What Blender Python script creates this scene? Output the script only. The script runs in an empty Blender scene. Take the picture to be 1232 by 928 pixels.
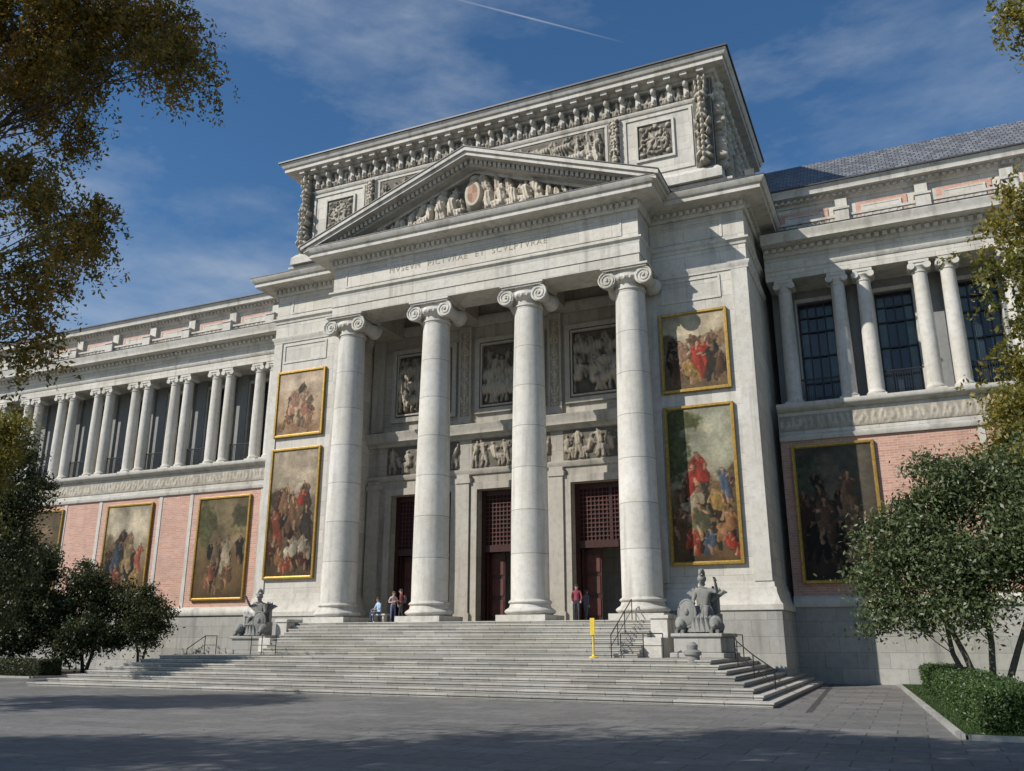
import bpy, math, random
import numpy as np
from mathutils import Vector, Matrix
rnd = random.Random(7)
SC = bpy.context.scene
COL = SC.collection

# ------------------------------------------------------------------ materials
def newmat(name):
    m = bpy.data.materials.new(name); m.use_nodes = True
    nt = m.node_tree; nt.nodes.clear()
    out = nt.nodes.new("ShaderNodeOutputMaterial")
    b = nt.nodes.new("ShaderNodeBsdfPrincipled")
    nt.links.new(b.outputs[0], out.inputs[0])
    return m, nt, b
def N(nt, t, **kw):
    n = nt.nodes.new(t)
    for k, v in kw.items():
        if k.startswith("i_"):
            key = k[2:]
            key = int(key) if key.isdigit() else key.replace("_", " ")
            n.inputs[key].default_value = v
        else: setattr(n, k, v)
    return n
def L(nt, a, b): nt.links.new(a, b)
def mapping(nt, src, scale):
    mp = N(nt, "ShaderNodeMapping"); mp.inputs["Scale"].default_value = scale
    L(nt, src, mp.inputs["Vector"]); return mp.outputs[0]
def noise(nt, vec, scale, detail=6, rough=.55):
    n = N(nt, "ShaderNodeTexNoise", i_Scale=scale, i_Detail=detail, i_Roughness=rough)
    L(nt, vec, n.inputs["Vector"]); return n.outputs["Fac"]
def ramp(nt, fac, stops):
    r = N(nt, "ShaderNodeValToRGB"); e = r.color_ramp.elements
    while len(e) < len(stops): e.new(.5)
    for el, (p, c) in zip(e, stops):
        el.position = p; el.color = (c[0], c[1], c[2], 1) if hasattr(c, "__len__") else (c, c, c, 1)
    L(nt, fac, r.inputs[0]); return r.outputs[0]
def mix(nt, fac, a, b, mode='MIX'):
    n = N(nt, "ShaderNodeMix", data_type='RGBA', blend_type=mode)
    for s, v in ((n.inputs[0], fac), (n.inputs[6], a), (n.inputs[7], b)):
        if isinstance(v, (int, float)): s.default_value = v
        elif isinstance(v, tuple): s.default_value = (v[0], v[1], v[2], 1)
        else: L(nt, v, s)
    return n.outputs[2]
def math_(nt, op, a, b=0.):
    n = N(nt, "ShaderNodeMath", operation=op)
    for s, v in ((n.inputs[0], a), (n.inputs[1], b)):
        if isinstance(v, (int, float)): s.default_value = v
        else: L(nt, v, s)
    return n.outputs[0]
def bump(nt, b, h, strength=.3, dist=.02):
    bp = N(nt, "ShaderNodeBump"); bp.inputs["Strength"].default_value = strength; bp.inputs["Distance"].default_value = dist
    L(nt, h, bp.inputs["Height"]); L(nt, bp.outputs[0], b.inputs["Normal"])

def stone(name, base, dark=.55, joints=None, bw=1.9, rh=.85, mortar=.012, jdark=.55, streak=.5, zoff=0., rough=.8, cavity=False, c1=.84):
    m, nt, b = newmat(name)
    tc = N(nt, "ShaderNodeTexCoord").outputs["Object"]
    n1 = noise(nt, tc, .35, 5); n2 = noise(nt, tc, 3.2, 8, .65)
    n3 = noise(nt, mapping(nt, tc, (1.6, 1.6, .13)), 1.0, 6, .6)
    n4 = noise(nt, tc, 14, 4, .6)
    c = mix(nt, ramp(nt, n1, [(.35, 0), (.7, 1)]), base, (base[0]*.86, base[1]*.84, base[2]*.79))
    c = mix(nt, ramp(nt, n2, [(.45, .0), (.78, .5)]), c, (base[0]*dark, base[1]*dark*.97, base[2]*dark*.91))
    c = mix(nt, math_(nt, 'MULTIPLY', ramp(nt, n3, [(.52, 0), (.78, 1)]), streak), c, (base[0]*.42, base[1]*.41, base[2]*.39))
    c = mix(nt, ramp(nt, n4, [(.3, .14), (.6, 0)]), c, (base[0]*.4,)*3)
    hh = math_(nt, 'ADD', math_(nt, 'MULTIPLY', n4, .4), n2)
    if joints:
        sp = N(nt, "ShaderNodeSeparateXYZ"); L(nt, tc, sp.inputs[0])
        cb = N(nt, "ShaderNodeCombineXYZ")
        if joints == 'drum': cb.inputs[0].default_value = .4; L(nt, math_(nt, 'ADD', sp.outputs[2], zoff), cb.inputs[1])
        elif joints == 'x': L(nt, sp.outputs[0], cb.inputs[0]); L(nt, math_(nt, 'ADD', sp.outputs[2], zoff), cb.inputs[1])
        else:
            L(nt, math_(nt, 'ADD', sp.outputs[0], sp.outputs[1]), cb.inputs[0]); L(nt, math_(nt, 'ADD', sp.outputs[2], zoff), cb.inputs[1])
        br = N(nt, "ShaderNodeTexBrick", i_Scale=1., i_Mortar_Size=mortar, i_Mortar_Smooth=.3, i_Brick_Width=bw, i_Row_Height=rh)
        br.inputs["Color1"].default_value = (c1, c1, c1, 1); br.inputs["Color2"].default_value = (1.06, 1.05, 1.03, 1)
        br.inputs["Mortar"].default_value = (jdark, jdark, jdark, 1); br.inputs["Bias"].default_value = .1
        L(nt, cb.outputs[0], br.inputs["Vector"])
        c = mix(nt, 1., c, br.outputs["Color"], 'MULTIPLY')
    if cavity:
        at = N(nt, "ShaderNodeAttribute", attribute_name="Col")  # multiplies in the painted crevice shade and grime
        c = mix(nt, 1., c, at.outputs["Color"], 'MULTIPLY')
    L(nt, c, b.inputs["Base Color"]); b.inputs["Roughness"].default_value = rough
    bump(nt, b, hh, .35, .03)
    return m
def plain(name, col, rough=.6, metal=0., var=.25, scale=4., spec=.5):
    m, nt, b = newmat(name)
    tc = N(nt, "ShaderNodeTexCoord").outputs["Object"]
    c = mix(nt, ramp(nt, noise(nt, tc, scale, 6), [(.3, 0), (.7, 1)]), col, tuple(v*(1-var) for v in col))
    L(nt, c, b.inputs["Base Color"]); b.inputs["Roughness"].default_value = rough; b.inputs["Metallic"].default_value = metal
    b.inputs["Specular IOR Level"].default_value = spec
    return m

M_wall = stone("ashlar_stone", (.60, .575, .525), joints='wall', streak=.75)
M_plain = stone("carved_stone", (.60, .575, .525), streak=1., dark=.45)
M_inwall = stone("shade_toned_ashlar", (.43, .405, .355), joints='wall', streak=.8)  # darker copy of the ashlar: portico shade put into the base colour
M_intrim = stone("shade_toned_carved_stone", (.44, .415, .365), streak=.9, dark=.45)  # carved stone with the portico shade painted into its colour
M_shaft = stone("column_stone", (.63, .61, .57), joints='drum', bw=500, rh=2.25, mortar=.018, zoff=.4, dark=.55, jdark=.42, streak=.85, c1=.93)
M_relief = stone("relief_stone", (.56, .525, .465), cavity=True, streak=.3)
M_inrelief = stone("shade_toned_relief", (.46, .42, .36), cavity=True, streak=.4)  # relief stone darkened for the portico, shade painted into the base
M_base = stone("granite_base", (.40, .395, .375), joints='wall', bw=1.5, rh=.75, streak=.85)
M_step = stone("step_granite", (.45, .435, .405), joints='x', bw=1.7, rh=.17, mortar=.014, zoff=-.03, streak=.0, dark=.42, jdark=.28, c1=.64)
M_stepup = stone("upper_step_granite", (.48, .465, .43), joints='x', bw=1.9, rh=.164, mortar=.014, zoff=-1.39, streak=.1, dark=.42, jdark=.28, c1=.68)
M_statue = stone("statue_stone", (.24, .24, .225), dark=.32, streak=.8)
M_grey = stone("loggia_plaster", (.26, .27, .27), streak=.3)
M_lead = plain("lead_flashing", (.06, .06, .062), .5, 0, .4, 2)
M_gold = plain("gilt_frame", (.46, .29, .07), .42, .7, .45, 8)
M_iron = plain("black_iron", (.02, .02, .022), .45, .3)
M_glassd = plain("dark_glass", (.03, .045, .055), .06, 0, .4, .8)
M_curtain = plain("window_blind", (.10, .15, .155), .2, 0, .6, .9)
M_inter = plain("dark_interior", (.03, .018, .014), .9)  # gloom of the unlit rooms behind the doors, put into the colour
M_red = plain("red_lattice", (.12, .032, .025), .55, 0, .5, 3)
M_wood = plain("door_wood", (.055, .016, .012), .4, 0, .5, 5)
M_yellow = plain("yellow_paint", (.75, .55, .04), .5)
M_text = plain("incised_letters", (.36, .32, .25), .8)
M_bark = plain("bark", (.08, .068, .052), .9, 0, .5, 12)
M_barkp = plain("bark_pale", (.16, .14, .11), .9, 0, .5, 12)
def mk_brick():
    m, nt, b = newmat("pink_brick")
    tc = N(nt, "ShaderNodeTexCoord").outputs["Object"]
    sp = N(nt, "ShaderNodeSeparateXYZ"); L(nt, tc, sp.inputs[0]); cb = N(nt, "ShaderNodeCombineXYZ")
    L(nt, math_(nt, 'ADD', sp.outputs[0], sp.outputs[1]), cb.inputs[0]); L(nt, sp.outputs[2], cb.inputs[1])
    br = N(nt, "ShaderNodeTexBrick", i_Scale=1., i_Mortar_Size=.014, i_Brick_Width=.42, i_Row_Height=.13)
    br.inputs["Color1"].default_value = (.43, .22, .16, 1); br.inputs["Color2"].default_value = (.58, .33, .25, 1); br.inputs["Mortar"].default_value = (.58, .45, .37, 1)
    L(nt, cb.outputs[0], br.inputs["Vector"])
    c = mix(nt, ramp(nt, noise(nt, tc, .8, 7), [(.35, .0), (.75, .55)]), br.outputs["Color"], (.40, .26, .20))
    c = mix(nt, ramp(nt, noise(nt, mapping(nt, tc, (1, 1, .2)), 1.3, 7), [(.55, .0), (.8, .5)]), c, (.26, .18, .145))
    L(nt, c, b.inputs["Base Color"]); b.inputs["Roughness"].default_value = .85
    bump(nt, b, br.outputs["Fac"], -.4, .01)
    return m
M_brickpink = mk_brick()
def mk_slate():
    m, nt, b = newmat("slate_roof")
    tc = N(nt, "ShaderNodeTexCoord").outputs["Object"]
    sp = N(nt, "ShaderNodeSeparateXYZ"); L(nt, tc, sp.inputs[0]); cb = N(nt, "ShaderNodeCombineXYZ")
    L(nt, sp.outputs[0], cb.inputs[0]); L(nt, math_(nt, 'ADD', sp.outputs[1], sp.outputs[2]), cb.inputs[1])
    br = N(nt, "ShaderNodeTexBrick", i_Scale=1., i_Mortar_Size=.03, i_Brick_Width=.4, i_Row_Height=.45)
    br.inputs["Color1"].default_value = (.10, .105, .115, 1); br.inputs["Color2"].default_value = (.21, .215, .225, 1); br.inputs["Mortar"].default_value = (.03, .03, .035, 1)
    L(nt, cb.outputs[0], br.inputs["Vector"]); L(nt, br.outputs["Color"], b.inputs["Base Color"]); b.inputs["Roughness"].default_value = .5
    return m
M_slate = mk_slate()
def mk_pave():
    m, nt, b = newmat("granite_paving")
    tc = N(nt, "ShaderNodeTexCoord").outputs["Object"]
    br = N(nt, "ShaderNodeTexBrick", i_Scale=1., i_Mortar_Size=.02, i_Mortar_Smooth=.2, i_Brick_Width=1.3, i_Row_Height=.9)
    br.inputs["Color1"].default_value = (.13, .128, .124, 1); br.inputs["Color2"].default_value = (.23, .224, .21, 1); br.inputs["Mortar"].default_value = (.035, .035, .033, 1)
    L(nt, tc, br.inputs["Vector"])
    c = mix(nt, ramp(nt, noise(nt, tc, .25, 6), [(.35, 0), (.7, .6)]), br.outputs["Color"], (.12, .118, .11))
    c = mix(nt, ramp(nt, noise(nt, tc, 2.3, 8, .7), [(.45, 0), (.8, .6)]), c, (.27, .262, .24))
    c = mix(nt, ramp(nt, noise(nt, tc, 5.5, 8, .75), [(.3, .7), (.52, 0)]), c, (.07, .068, .064))
    c = mix(nt, ramp(nt, noise(nt, tc, 30, 3), [(.3, .4), (.6, 0)]), c, (.08, .08, .08))
    L(nt, c, b.inputs["Base Color"]); b.inputs["Roughness"].default_value = .7
    bump(nt, b, br.outputs["Fac"], -.5, .01)
    return m
M_pave = mk_pave()
def mk_leaf(name, cols, transl=.35):
    m = bpy.data.materials.new(name); m.use_nodes = True; nt = m.node_tree; nt.nodes.clear()
    out = nt.nodes.new("ShaderNodeOutputMaterial")
    g = N(nt, "ShaderNodeNewGeometry")
    tc = N(nt, "ShaderNodeTexCoord").outputs["Object"]
    f = math_(nt, 'ADD', math_(nt, 'MULTIPLY', g.outputs["Random Per Island"], .6), math_(nt, 'MULTIPLY', math_(nt, 'SUBTRACT', noise(nt, tc, .7, 3), .3), 1.0))
    k = len(cols)
    c = ramp(nt, f, [(i/(k-1)*.8+.05, cc) for i, cc in enumerate(cols)])
    d = N(nt, "ShaderNodeBsdfDiffuse"); t = N(nt, "ShaderNodeBsdfTranslucent"); gl = N(nt, "ShaderNodeBsdfGlossy"); gl.inputs["Roughness"].default_value = .45
    L(nt, c, d.inputs[0]); L(nt, c, t.inputs[0])
    mx = N(nt, "ShaderNodeMixShader"); mx.inputs[0].default_value = transl; L(nt, d.outputs[0], mx.inputs[1]); L(nt, t.outputs[0], mx.inputs[2])
    m2 = N(nt, "ShaderNodeMixShader"); m2.inputs[0].default_value = .04; L(nt, mx.outputs[0], m2.inputs[1]); L(nt, gl.outputs[0], m2.inputs[2])
    L(nt, m2.outputs[0], out.inputs[0]); return m
M_leafA = mk_leaf("autumn_leaf", [(.07, .08, .015), (.15, .14, .025), (.28, .20, .03), (.38, .22, .04)], .5)
M_leafB = mk_leaf("olive_leaf", [(.045, .07, .028), (.09, .12, .045), (.14, .17, .075)], .3)
M_leafC = mk_leaf("dark_leaf", [(.025, .038, .014), (.045, .06, .022), (.085, .095, .032)], .3)
M_leafY = mk_leaf("yellow_green_leaf", [(.09, .11, .02), (.19, .18, .03), (.34, .26, .045)], .5)
M_hedge = mk_leaf("hedge_leaf", [(.025, .05, .012), (.045, .085, .022), (.075, .12, .03)], .2)

# ------------------------------------------------------------------ builders
def link(ob, parent=None):
    COL.objects.link(ob)
    if parent is not None: ob.parent = parent
    return ob
def empty(name, loc=(0, 0, 0)):
    e = bpy.data.objects.new(name, None); e.location = loc; e.empty_display_size = .5; COL.objects.link(e); return e
class MB:
    def __init__(s): s.v = []; s.f = []
    def add(s, vs, fs):
        o = len(s.v); s.v += [tuple(p) for p in vs]; s.f += [tuple(i+o for i in f) for f in fs]
    def box(s, x0, x1, y0, y1, z0, z1):
        vs = [(x0,y0,z0),(x1,y0,z0),(x1,y1,z0),(x0,y1,z0),(x0,y0,z1),(x1,y0,z1),(x1,y1,z1),(x0,y1,z1)]
        s.add(vs, [(0,3,2,1),(4,5,6,7),(0,1,5,4),(1,2,6,5),(2,3,7,6),(3,0,4,7)])
    def prism(s, poly, y0, y1):
        n = len(poly); vs = [(x, y0, z) for x, z in poly]+[(x, y1, z) for x, z in poly]
        s.add(vs, [tuple(range(n)), tuple(range(2*n-1, n-1, -1))]+[(i, i+n, (i+1) % n+n, (i+1) % n) for i in range(n)])
    def mould(s, path, prof):
        P = [Vector(p) for p in path]; n = len(P); k = len(prof); ms = []
        for i in range(n):
            ns = []
            if i > 0: d = (P[i]-P[i-1]).normalized(); ns.append(Vector((d.y, -d.x)))
            if i < n-1: d = (P[i+1]-P[i]).normalized(); ns.append(Vector((d.y, -d.x)))
            ms.append(ns[0] if len(ns) == 1 else (ns[0]+ns[1])/(1+ns[0].dot(ns[1])))
        vs = []
        for p, m in zip(P, ms):
            for o, z in prof: q = p+m*o; vs.append((q.x, q.y, z))
        fs = []
        for i in range(n-1):
            for j in range(k):
                a = i*k+j; b = i*k+(j+1) % k; fs.append((a, b, b+k, a+k))
        fs.append(tuple(range(k-1, -1, -1))); fs.append(tuple((n-1)*k+j for j in range(k)))
        s.add(vs, fs)
    def lathe(s, cx, cy, prof, seg=40):
        k = len(prof); vs = []; fs = []
        for i in range(seg):
            a = 2*math.pi*i/seg
            for r, z in prof: vs.append((cx+r*math.cos(a), cy+r*math.sin(a), z))
        for i in range(seg):
            for j in range(k-1):
                a = i*k+j; b = ((i+1) % seg)*k+j; fs.append((a, b, b+1, a+1))
        fs.append(tuple(i*k+k-1 for i in range(seg))); fs.append(tuple(i*k for i in range(seg-1, -1, -1)))
        s.add(vs, fs)
    def tube(s, pts, rad, seg=8):
        pts = [Vector(p) for p in pts]; n = len(pts)
        if isinstance(rad, (int, float)): rad = [rad]*n
        vs = []; fs = []
        for i, p in enumerate(pts):
            d = (pts[min(i+1, n-1)]-pts[max(i-1, 0)])
            if d.length < 1e-9: d = Vector((0, 0, 1))
            d.normalize(); u = d.cross(Vector((.13, .21, 1)) if abs(d.z) < .9 else Vector((1, .1, 0))).normalized(); w = d.cross(u)
            for j in range(seg):
                a = 2*math.pi*j/seg; q = p+(u*math.cos(a)+w*math.sin(a))*rad[i]; vs.append(tuple(q))
        for i in range(n-1):
            for j in range(seg):
                a = i*seg+j; b = i*seg+(j+1) % seg; fs.append((a, b, b+seg, a+seg))
        fs.append(tuple(range(seg-1, -1, -1))); fs.append(tuple((n-1)*seg+j for j in range(seg)))
        s.add(vs, fs)
    def ell(s, c, r, seg=16, rings=10):
        vs = []; fs = []
        for i in range(rings+1):
            t = math.pi*i/rings
            for j in range(seg):
                a = 2*math.pi*j/seg; vs.append((c[0]+r[0]*math.sin(t)*math.cos(a), c[1]+r[1]*math.sin(t)*math.sin(a), c[2]-r[2]*math.cos(t)))
        for i in range(rings):
            for j in range(seg):
                a = i*seg+j; b = i*seg+(j+1) % seg; fs.append((a, b, b+seg, a+seg))
        s.add(vs, fs)
    def obj(s, name, mat, parent=None, smooth=False, bevel=0):
        me = bpy.data.meshes.new(name); me.from_pydata(s.v, [], s.f); me.materials.append(mat)
        if smooth:
            me.polygons.foreach_set("use_smooth", [True]*len(me.polygons))
            try: me.set_sharp_from_angle(angle=math.radians(38))
            except Exception: pass
        ob = bpy.data.objects.new(name, me); link(ob, parent)
        if bevel:
            bm = ob.modifiers.new("bevel", 'BEVEL'); bm.width = bevel; bm.segments = 2; bm.limit_method = 'ANGLE'
        return ob

# ---- numpy noise / relief helpers
def vnoise(X, Z, seed):
    r = np.random.RandomState(seed); G = r.rand(64, 64)
    xi = np.floor(X).astype(int); zi = np.floor(Z).astype(int); fx = X-xi; fz = Z-zi
    fx = fx*fx*(3-2*fx); fz = fz*fz*(3-2*fz)
    g = lambda a, b: G[a % 64, b % 64]
    return (g(xi, zi)*(1-fx)+g(xi+1, zi)*fx)*(1-fz)+(g(xi, zi+1)*(1-fx)+g(xi+1, zi+1)*fx)*fz
def fbm(X, Z, seed, oct=4):
    s = 0; a = .5; t = 0
    for o in range(oct):
        s = s+a*vnoise(X*2**o+17*o, Z*2**o+5*o, seed+o); t += a; a *= .5
    return s/t
def cap_d(X, Z, p, q):
    px, pz = p; qx, qz = q; dx, dz = qx-px, qz-pz; l2 = dx*dx+dz*dz+1e-9
    t = np.clip(((X-px)*dx+(Z-pz)*dz)/l2, 0, 1)
    return np.hypot(X-(px+t*dx), Z-(pz+t*dz))
def figure_parts(x, z, H, r, lean=None, kind=None):
    lean = r.uniform(-.35, .35) if lean is None else lean
    kind = r.choice(['stand', 'sit', 'reach']) if kind is None else kind
    hipz = z+H*(.5 if kind != 'sit' else .32); sx = r.choice([-1, 1])
    hip = (x, hipz); sh = (x+lean*H*.35, hipz+H*.3); hd = (sh[0]+lean*H*.12, sh[1]+H*.14)
    P = []
    if kind == 'sit':
        kn = (x+sx*H*.22, hipz+H*.02); P += [(hip, kn, .095*H, 'cloth'), (kn, (kn[0]+sx*.03*H, z), .07*H, 'cloth')]
        kn = (x+sx*H*.15, hipz-H*.06); P += [(hip, kn, .095*H, 'cloth'), (kn, (kn[0]-sx*.05*H, z), .06*H, 'skin')]
    else:
        for k in (-1, 1): P += [(hip, (x+k*.07*H, z+.25*H), .085*H, 'cloth'), ((x+k*.07*H, z+.25*H), (x+k*.1*H, z), .055*H, 'skin' if r.rand() < .4 else 'cloth')]
        P += [((x-sx*.05*H, hipz+.05*H), (x-sx*.14*H, z+.12*H), .07*H, 'cloth')]
    P += [(hip, sh, .12*H, 'cloth'), ((sh[0]-.08*H, sh[1]), (sh[0]+.08*H, sh[1]), .07*H, 'cloth')]
    for k in (-1, 1):
        e = (sh[0]+k*H*.16, sh[1]-H*r.uniform(-.06, .16)); up = r.uniform(-.13, .2 if kind == 'reach' else .06)
        h2 = (e[0]+k*H*r.uniform(-.14, .12), e[1]+H*up)
        P += [((sh[0]+k*.1*H, sh[1]), e, .05*H, 'cloth'), (e, h2, .036*H, 'skin')]
    P += [(sh, hd, .04*H, 'skin'), (hd, (hd[0], hd[1]+.03*H), .062*H, 'head')]
    return P
def grid_obj(name, P, mat, parent, col=None, smooth=True):
    nz, nx = P.shape[:2]; me = bpy.data.meshes.new(name)
    idx = np.arange(nz*nx).reshape(nz, nx)
    q = np.stack([idx[:-1, :-1], idx[:-1, 1:], idx[1:, 1:], idx[1:, :-1]], -1).reshape(-1, 4)
    me.vertices.add(nz*nx); me.vertices.foreach_set("co", P.reshape(-1).astype(np.float32))
    me.loops.add(q.size); me.loops.foreach_set("vertex_index", q.reshape(-1).astype(np.int32))
    me.polygons.add(len(q)); me.polygons.foreach_set("loop_start", np.arange(0, q.size, 4, dtype=np.int32))
    me.polygons.foreach_set("use_smooth", np.full(len(q), smooth))
    me.update(calc_edges=True); me.validate()
    if col is not None:
        ca = me.color_attributes.new("Col", 'FLOAT_COLOR', 'POINT')
        c4 = np.ones((nz*nx, 4), np.float32); c4[:, :3] = col.reshape(-1, 3); ca.data.foreach_set("color", c4.reshape(-1))
    me.materials.append(mat); ob = bpy.data.objects.new(name, me); return link(ob, parent)
def relief_field(X, Z, W, H, kind, seed):
    r = np.random.RandomState(seed)
    wx = X+(fbm(X*4/H, Z*4/H, seed+50)-.5)*H*.1; wz = Z+(fbm(X*4/H+9, Z*4/H, seed+70)-.5)*H*.1
    h = np.zeros_like(X)
    def blob(p, q, rad, k=1., base=0.):
        nonlocal h
        m = rad*1.05+.12*H; xs_ = (X[0] > min(p[0], q[0])-m) & (X[0] < max(p[0], q[0])+m)
        if not xs_.any(): return
        i0, i1 = np.flatnonzero(xs_)[[0, -1]]; sl_ = (slice(None), slice(i0, i1+1))
        d = cap_d(wx[sl_], wz[sl_], p, q); s = np.sqrt(np.clip(rad*rad-d*d, 0, None))/rad
        h[sl_] = np.maximum(h[sl_], np.where(s > 0, base, 0)*np.clip(s*4, 0, 1)+s*min(rad/(.11*H)*.6+.3, 1.0)*k)
    if kind == 'figures':
        n = max(1, int(W/(H*.36)))
        for i in range(n):
            x = (i+.5)/n*W+r.uniform(-.06, .06)*H
            for p, q, rad, _ in figure_parts(x, H*.03, H*r.uniform(.84, 1.0), r): blob(p, q, rad, .85)
        folds = .14*np.abs(np.sin(X*30/H+6*fbm(X*3/H, Z*3/H, seed+9)+Z*5/H)); h = h-folds*(h > .15)
    elif kind == 'battle':
        for row, (zz, sc, ba) in enumerate(((.52, .46, .0), (.28, .52, .14), (.03, .60, .3))):
            n = max(2, int(W/(H*.22)))
            for i in range(n):
                x = (i+.5)/n*W+r.uniform(-.07, .07)*H
                if r.rand() < .3:
                    blob((x-.14*H, H*(zz+.2)), (x+.12*H, H*(zz+.24)), .1*H, .8, ba); s = r.choice([-1, 1]); blob((x+s*.14*H, H*(zz+.26)), (x+s*.24*H, H*(zz+.4)), .055*H, .8, ba); blob((x+s*.24*H, H*(zz+.4)), (x+s*.3*H, H*(zz+.33)), .04*H, .8, ba)
                    for q in (-.14, .1): blob((x+q*H, H*(zz+.18)), (x+(q+r.uniform(-.05, .05))*H, H*zz), .03*H, .8, ba)
                for p, q, rad, _ in figure_parts(x, H*(zz+r.uniform(-.03, .04)), H*sc*r.uniform(.85, 1.05), r): blob(p, q, rad, .95, ba)
        h = h-.16*np.abs(np.sin(X*50/H+7*fbm(X*4/H, Z*4/H, seed+9)+Z*9/H))*(h > .2)
        h = np.maximum(h, .15*fbm(X*7/H, Z*7/H, seed+2))
    elif kind == 'scroll':
        n = max(1, int(round(W/H)));
        for i in range(n):
            cx = (i+.5)/n*W; R = H*.42; s = 1 if i % 2 else -1
            xs_ = (X[0] > cx-H*.7) & (X[0] < cx+H*.7); i0, i1 = np.flatnonzero(xs_)[[0, -1]]; sl_ = (slice(None), slice(i0, i1+1)); wX = wx[sl_]; wZ = wz[sl_]
            rr = np.hypot(wX-cx, wZ-H/2); th = np.arctan2(wZ-H/2, (wX-cx)*s)
            hh = np.clip(np.cos((rr/R*2.2-th/(2*math.pi))*2*math.pi), 0, 1)*(rr < R)
            hh = np.maximum(hh, (rr < R*.25)*np.sqrt(np.clip(1-(rr/(R*.25))**2, 0, 1)))
            h[sl_] = np.maximum(h[sl_], hh)
            for k in range(5):
                a = r.uniform(0, 6.28); blob((cx+.5*H*math.cos(a)*.6, H/2+.4*H*math.sin(a)), (cx+.5*H*math.cos(a), H/2+.44*H*math.sin(a+.4)), .05*H)
    elif kind == 'medal':
        cx = W/2; cz = H/2; rr = np.hypot((wx-cx)/W, (wz-cz)/H)*2; th = np.arctan2(wz-cz, wx-cx)
        h = np.maximum(h, np.clip(1-np.abs(rr-.78)*9, 0, 1)*(.7+.3*np.cos(th*18)))
        h = np.maximum(h, np.clip(1-rr/.55, 0, 1)**.5*(rr < .55)*(.6+.4*np.cos(th*5+3*rr)))
        for k in range(26):
            a = r.uniform(0, 6.28); q = r.uniform(.1, .42); p = (cx+W*q*math.cos(a), cz+H*q*math.sin(a))
            blob(p, (p[0]+r.uniform(-.12, .12)*W, p[1]+r.uniform(-.12, .12)*H), .045*H)
        for sx in (.12, .88):
            for sz in (.12, .88): blob((W*sx, H*sz), (W*sx+.02, H*sz), .07*H)
    elif kind == 'pilaster':
        for k in range(int(H/W*3)):
            z = (k+.5)/(int(H/W*3))*H; o = r.uniform(.1, .32)*W; rd = r.uniform(.07, .17)*W
            a = r.uniform(-.15, .15)*W
            for s in (-1, 1):
                ww = X+(fbm(X*3/W, Z*3/W, seed+4)-.5)*.2*W
                d = cap_d(ww, Z, (W/2+s*o, z), (W/2+s*(o+a), z+.16*W)); h = np.maximum(h, np.sqrt(np.clip(rd*rd-d*d, 0, None))/rd*r.uniform(.6, 1))
            d = cap_d(X, Z, (W/2, z), (W/2, z+.1*W)); h = np.maximum(h, np.sqrt(np.clip(.02*W*W-d*d, 0, None))/(.15*W))
    return h
def relief(name, x0, x1, z0, z1, y, kind, seed, depth, parent, res=22, axis='front', lo=.42, mat=None):
    W, H = x1-x0, z1-z0; nx = max(8, int(W*res)); nz = max(8, int(H*res))
    X, Z = np.meshgrid(np.linspace(0, W, nx), np.linspace(0, H, nz))
    h = relief_field(X, Z, W, H, kind, seed)
    e = np.minimum(np.minimum(X, W-X), np.minimum(Z, H-Z)); h = h*np.clip(e/(.03*min(W, H)+1e-6), 0, 1)
    hh = np.clip(h, 0, 1.2)*depth + .01*fbm(X*6, Z*6, seed)*(e > 1e-6)
    if axis == 'front': P = np.stack([x0+X, y-hh, z0+Z], -1)
    else: P = np.stack([y+hh, x0+X, z0+Z], -1)
    c = lo+(1.02-lo)*np.clip(h*1.2, 0, 1); c = c*(.78+.38*fbm(X*3, Z*3, seed+5)); c = np.stack([c*1.0, c*.965, c*.90], -1)  # hollows of the carving painted darker: occlusion shade plus grime in vertex colour
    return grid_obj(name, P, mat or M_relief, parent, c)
def frame(mb, x0, x1, z0, z1, y, wd, pr):
    mb.box(x0, x0+wd, y-pr, y+.05, z0, z1); mb.box(x1-wd, x1, y-pr, y+.05, z0, z1)
    mb.box(x0+wd, x1-wd, y-pr, y+.05, z0, z0+wd); mb.box(x0+wd, x1-wd, y-pr, y+.05, z1-wd, z1)

MUS = empty("museum_building")
lead = MB()

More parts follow.
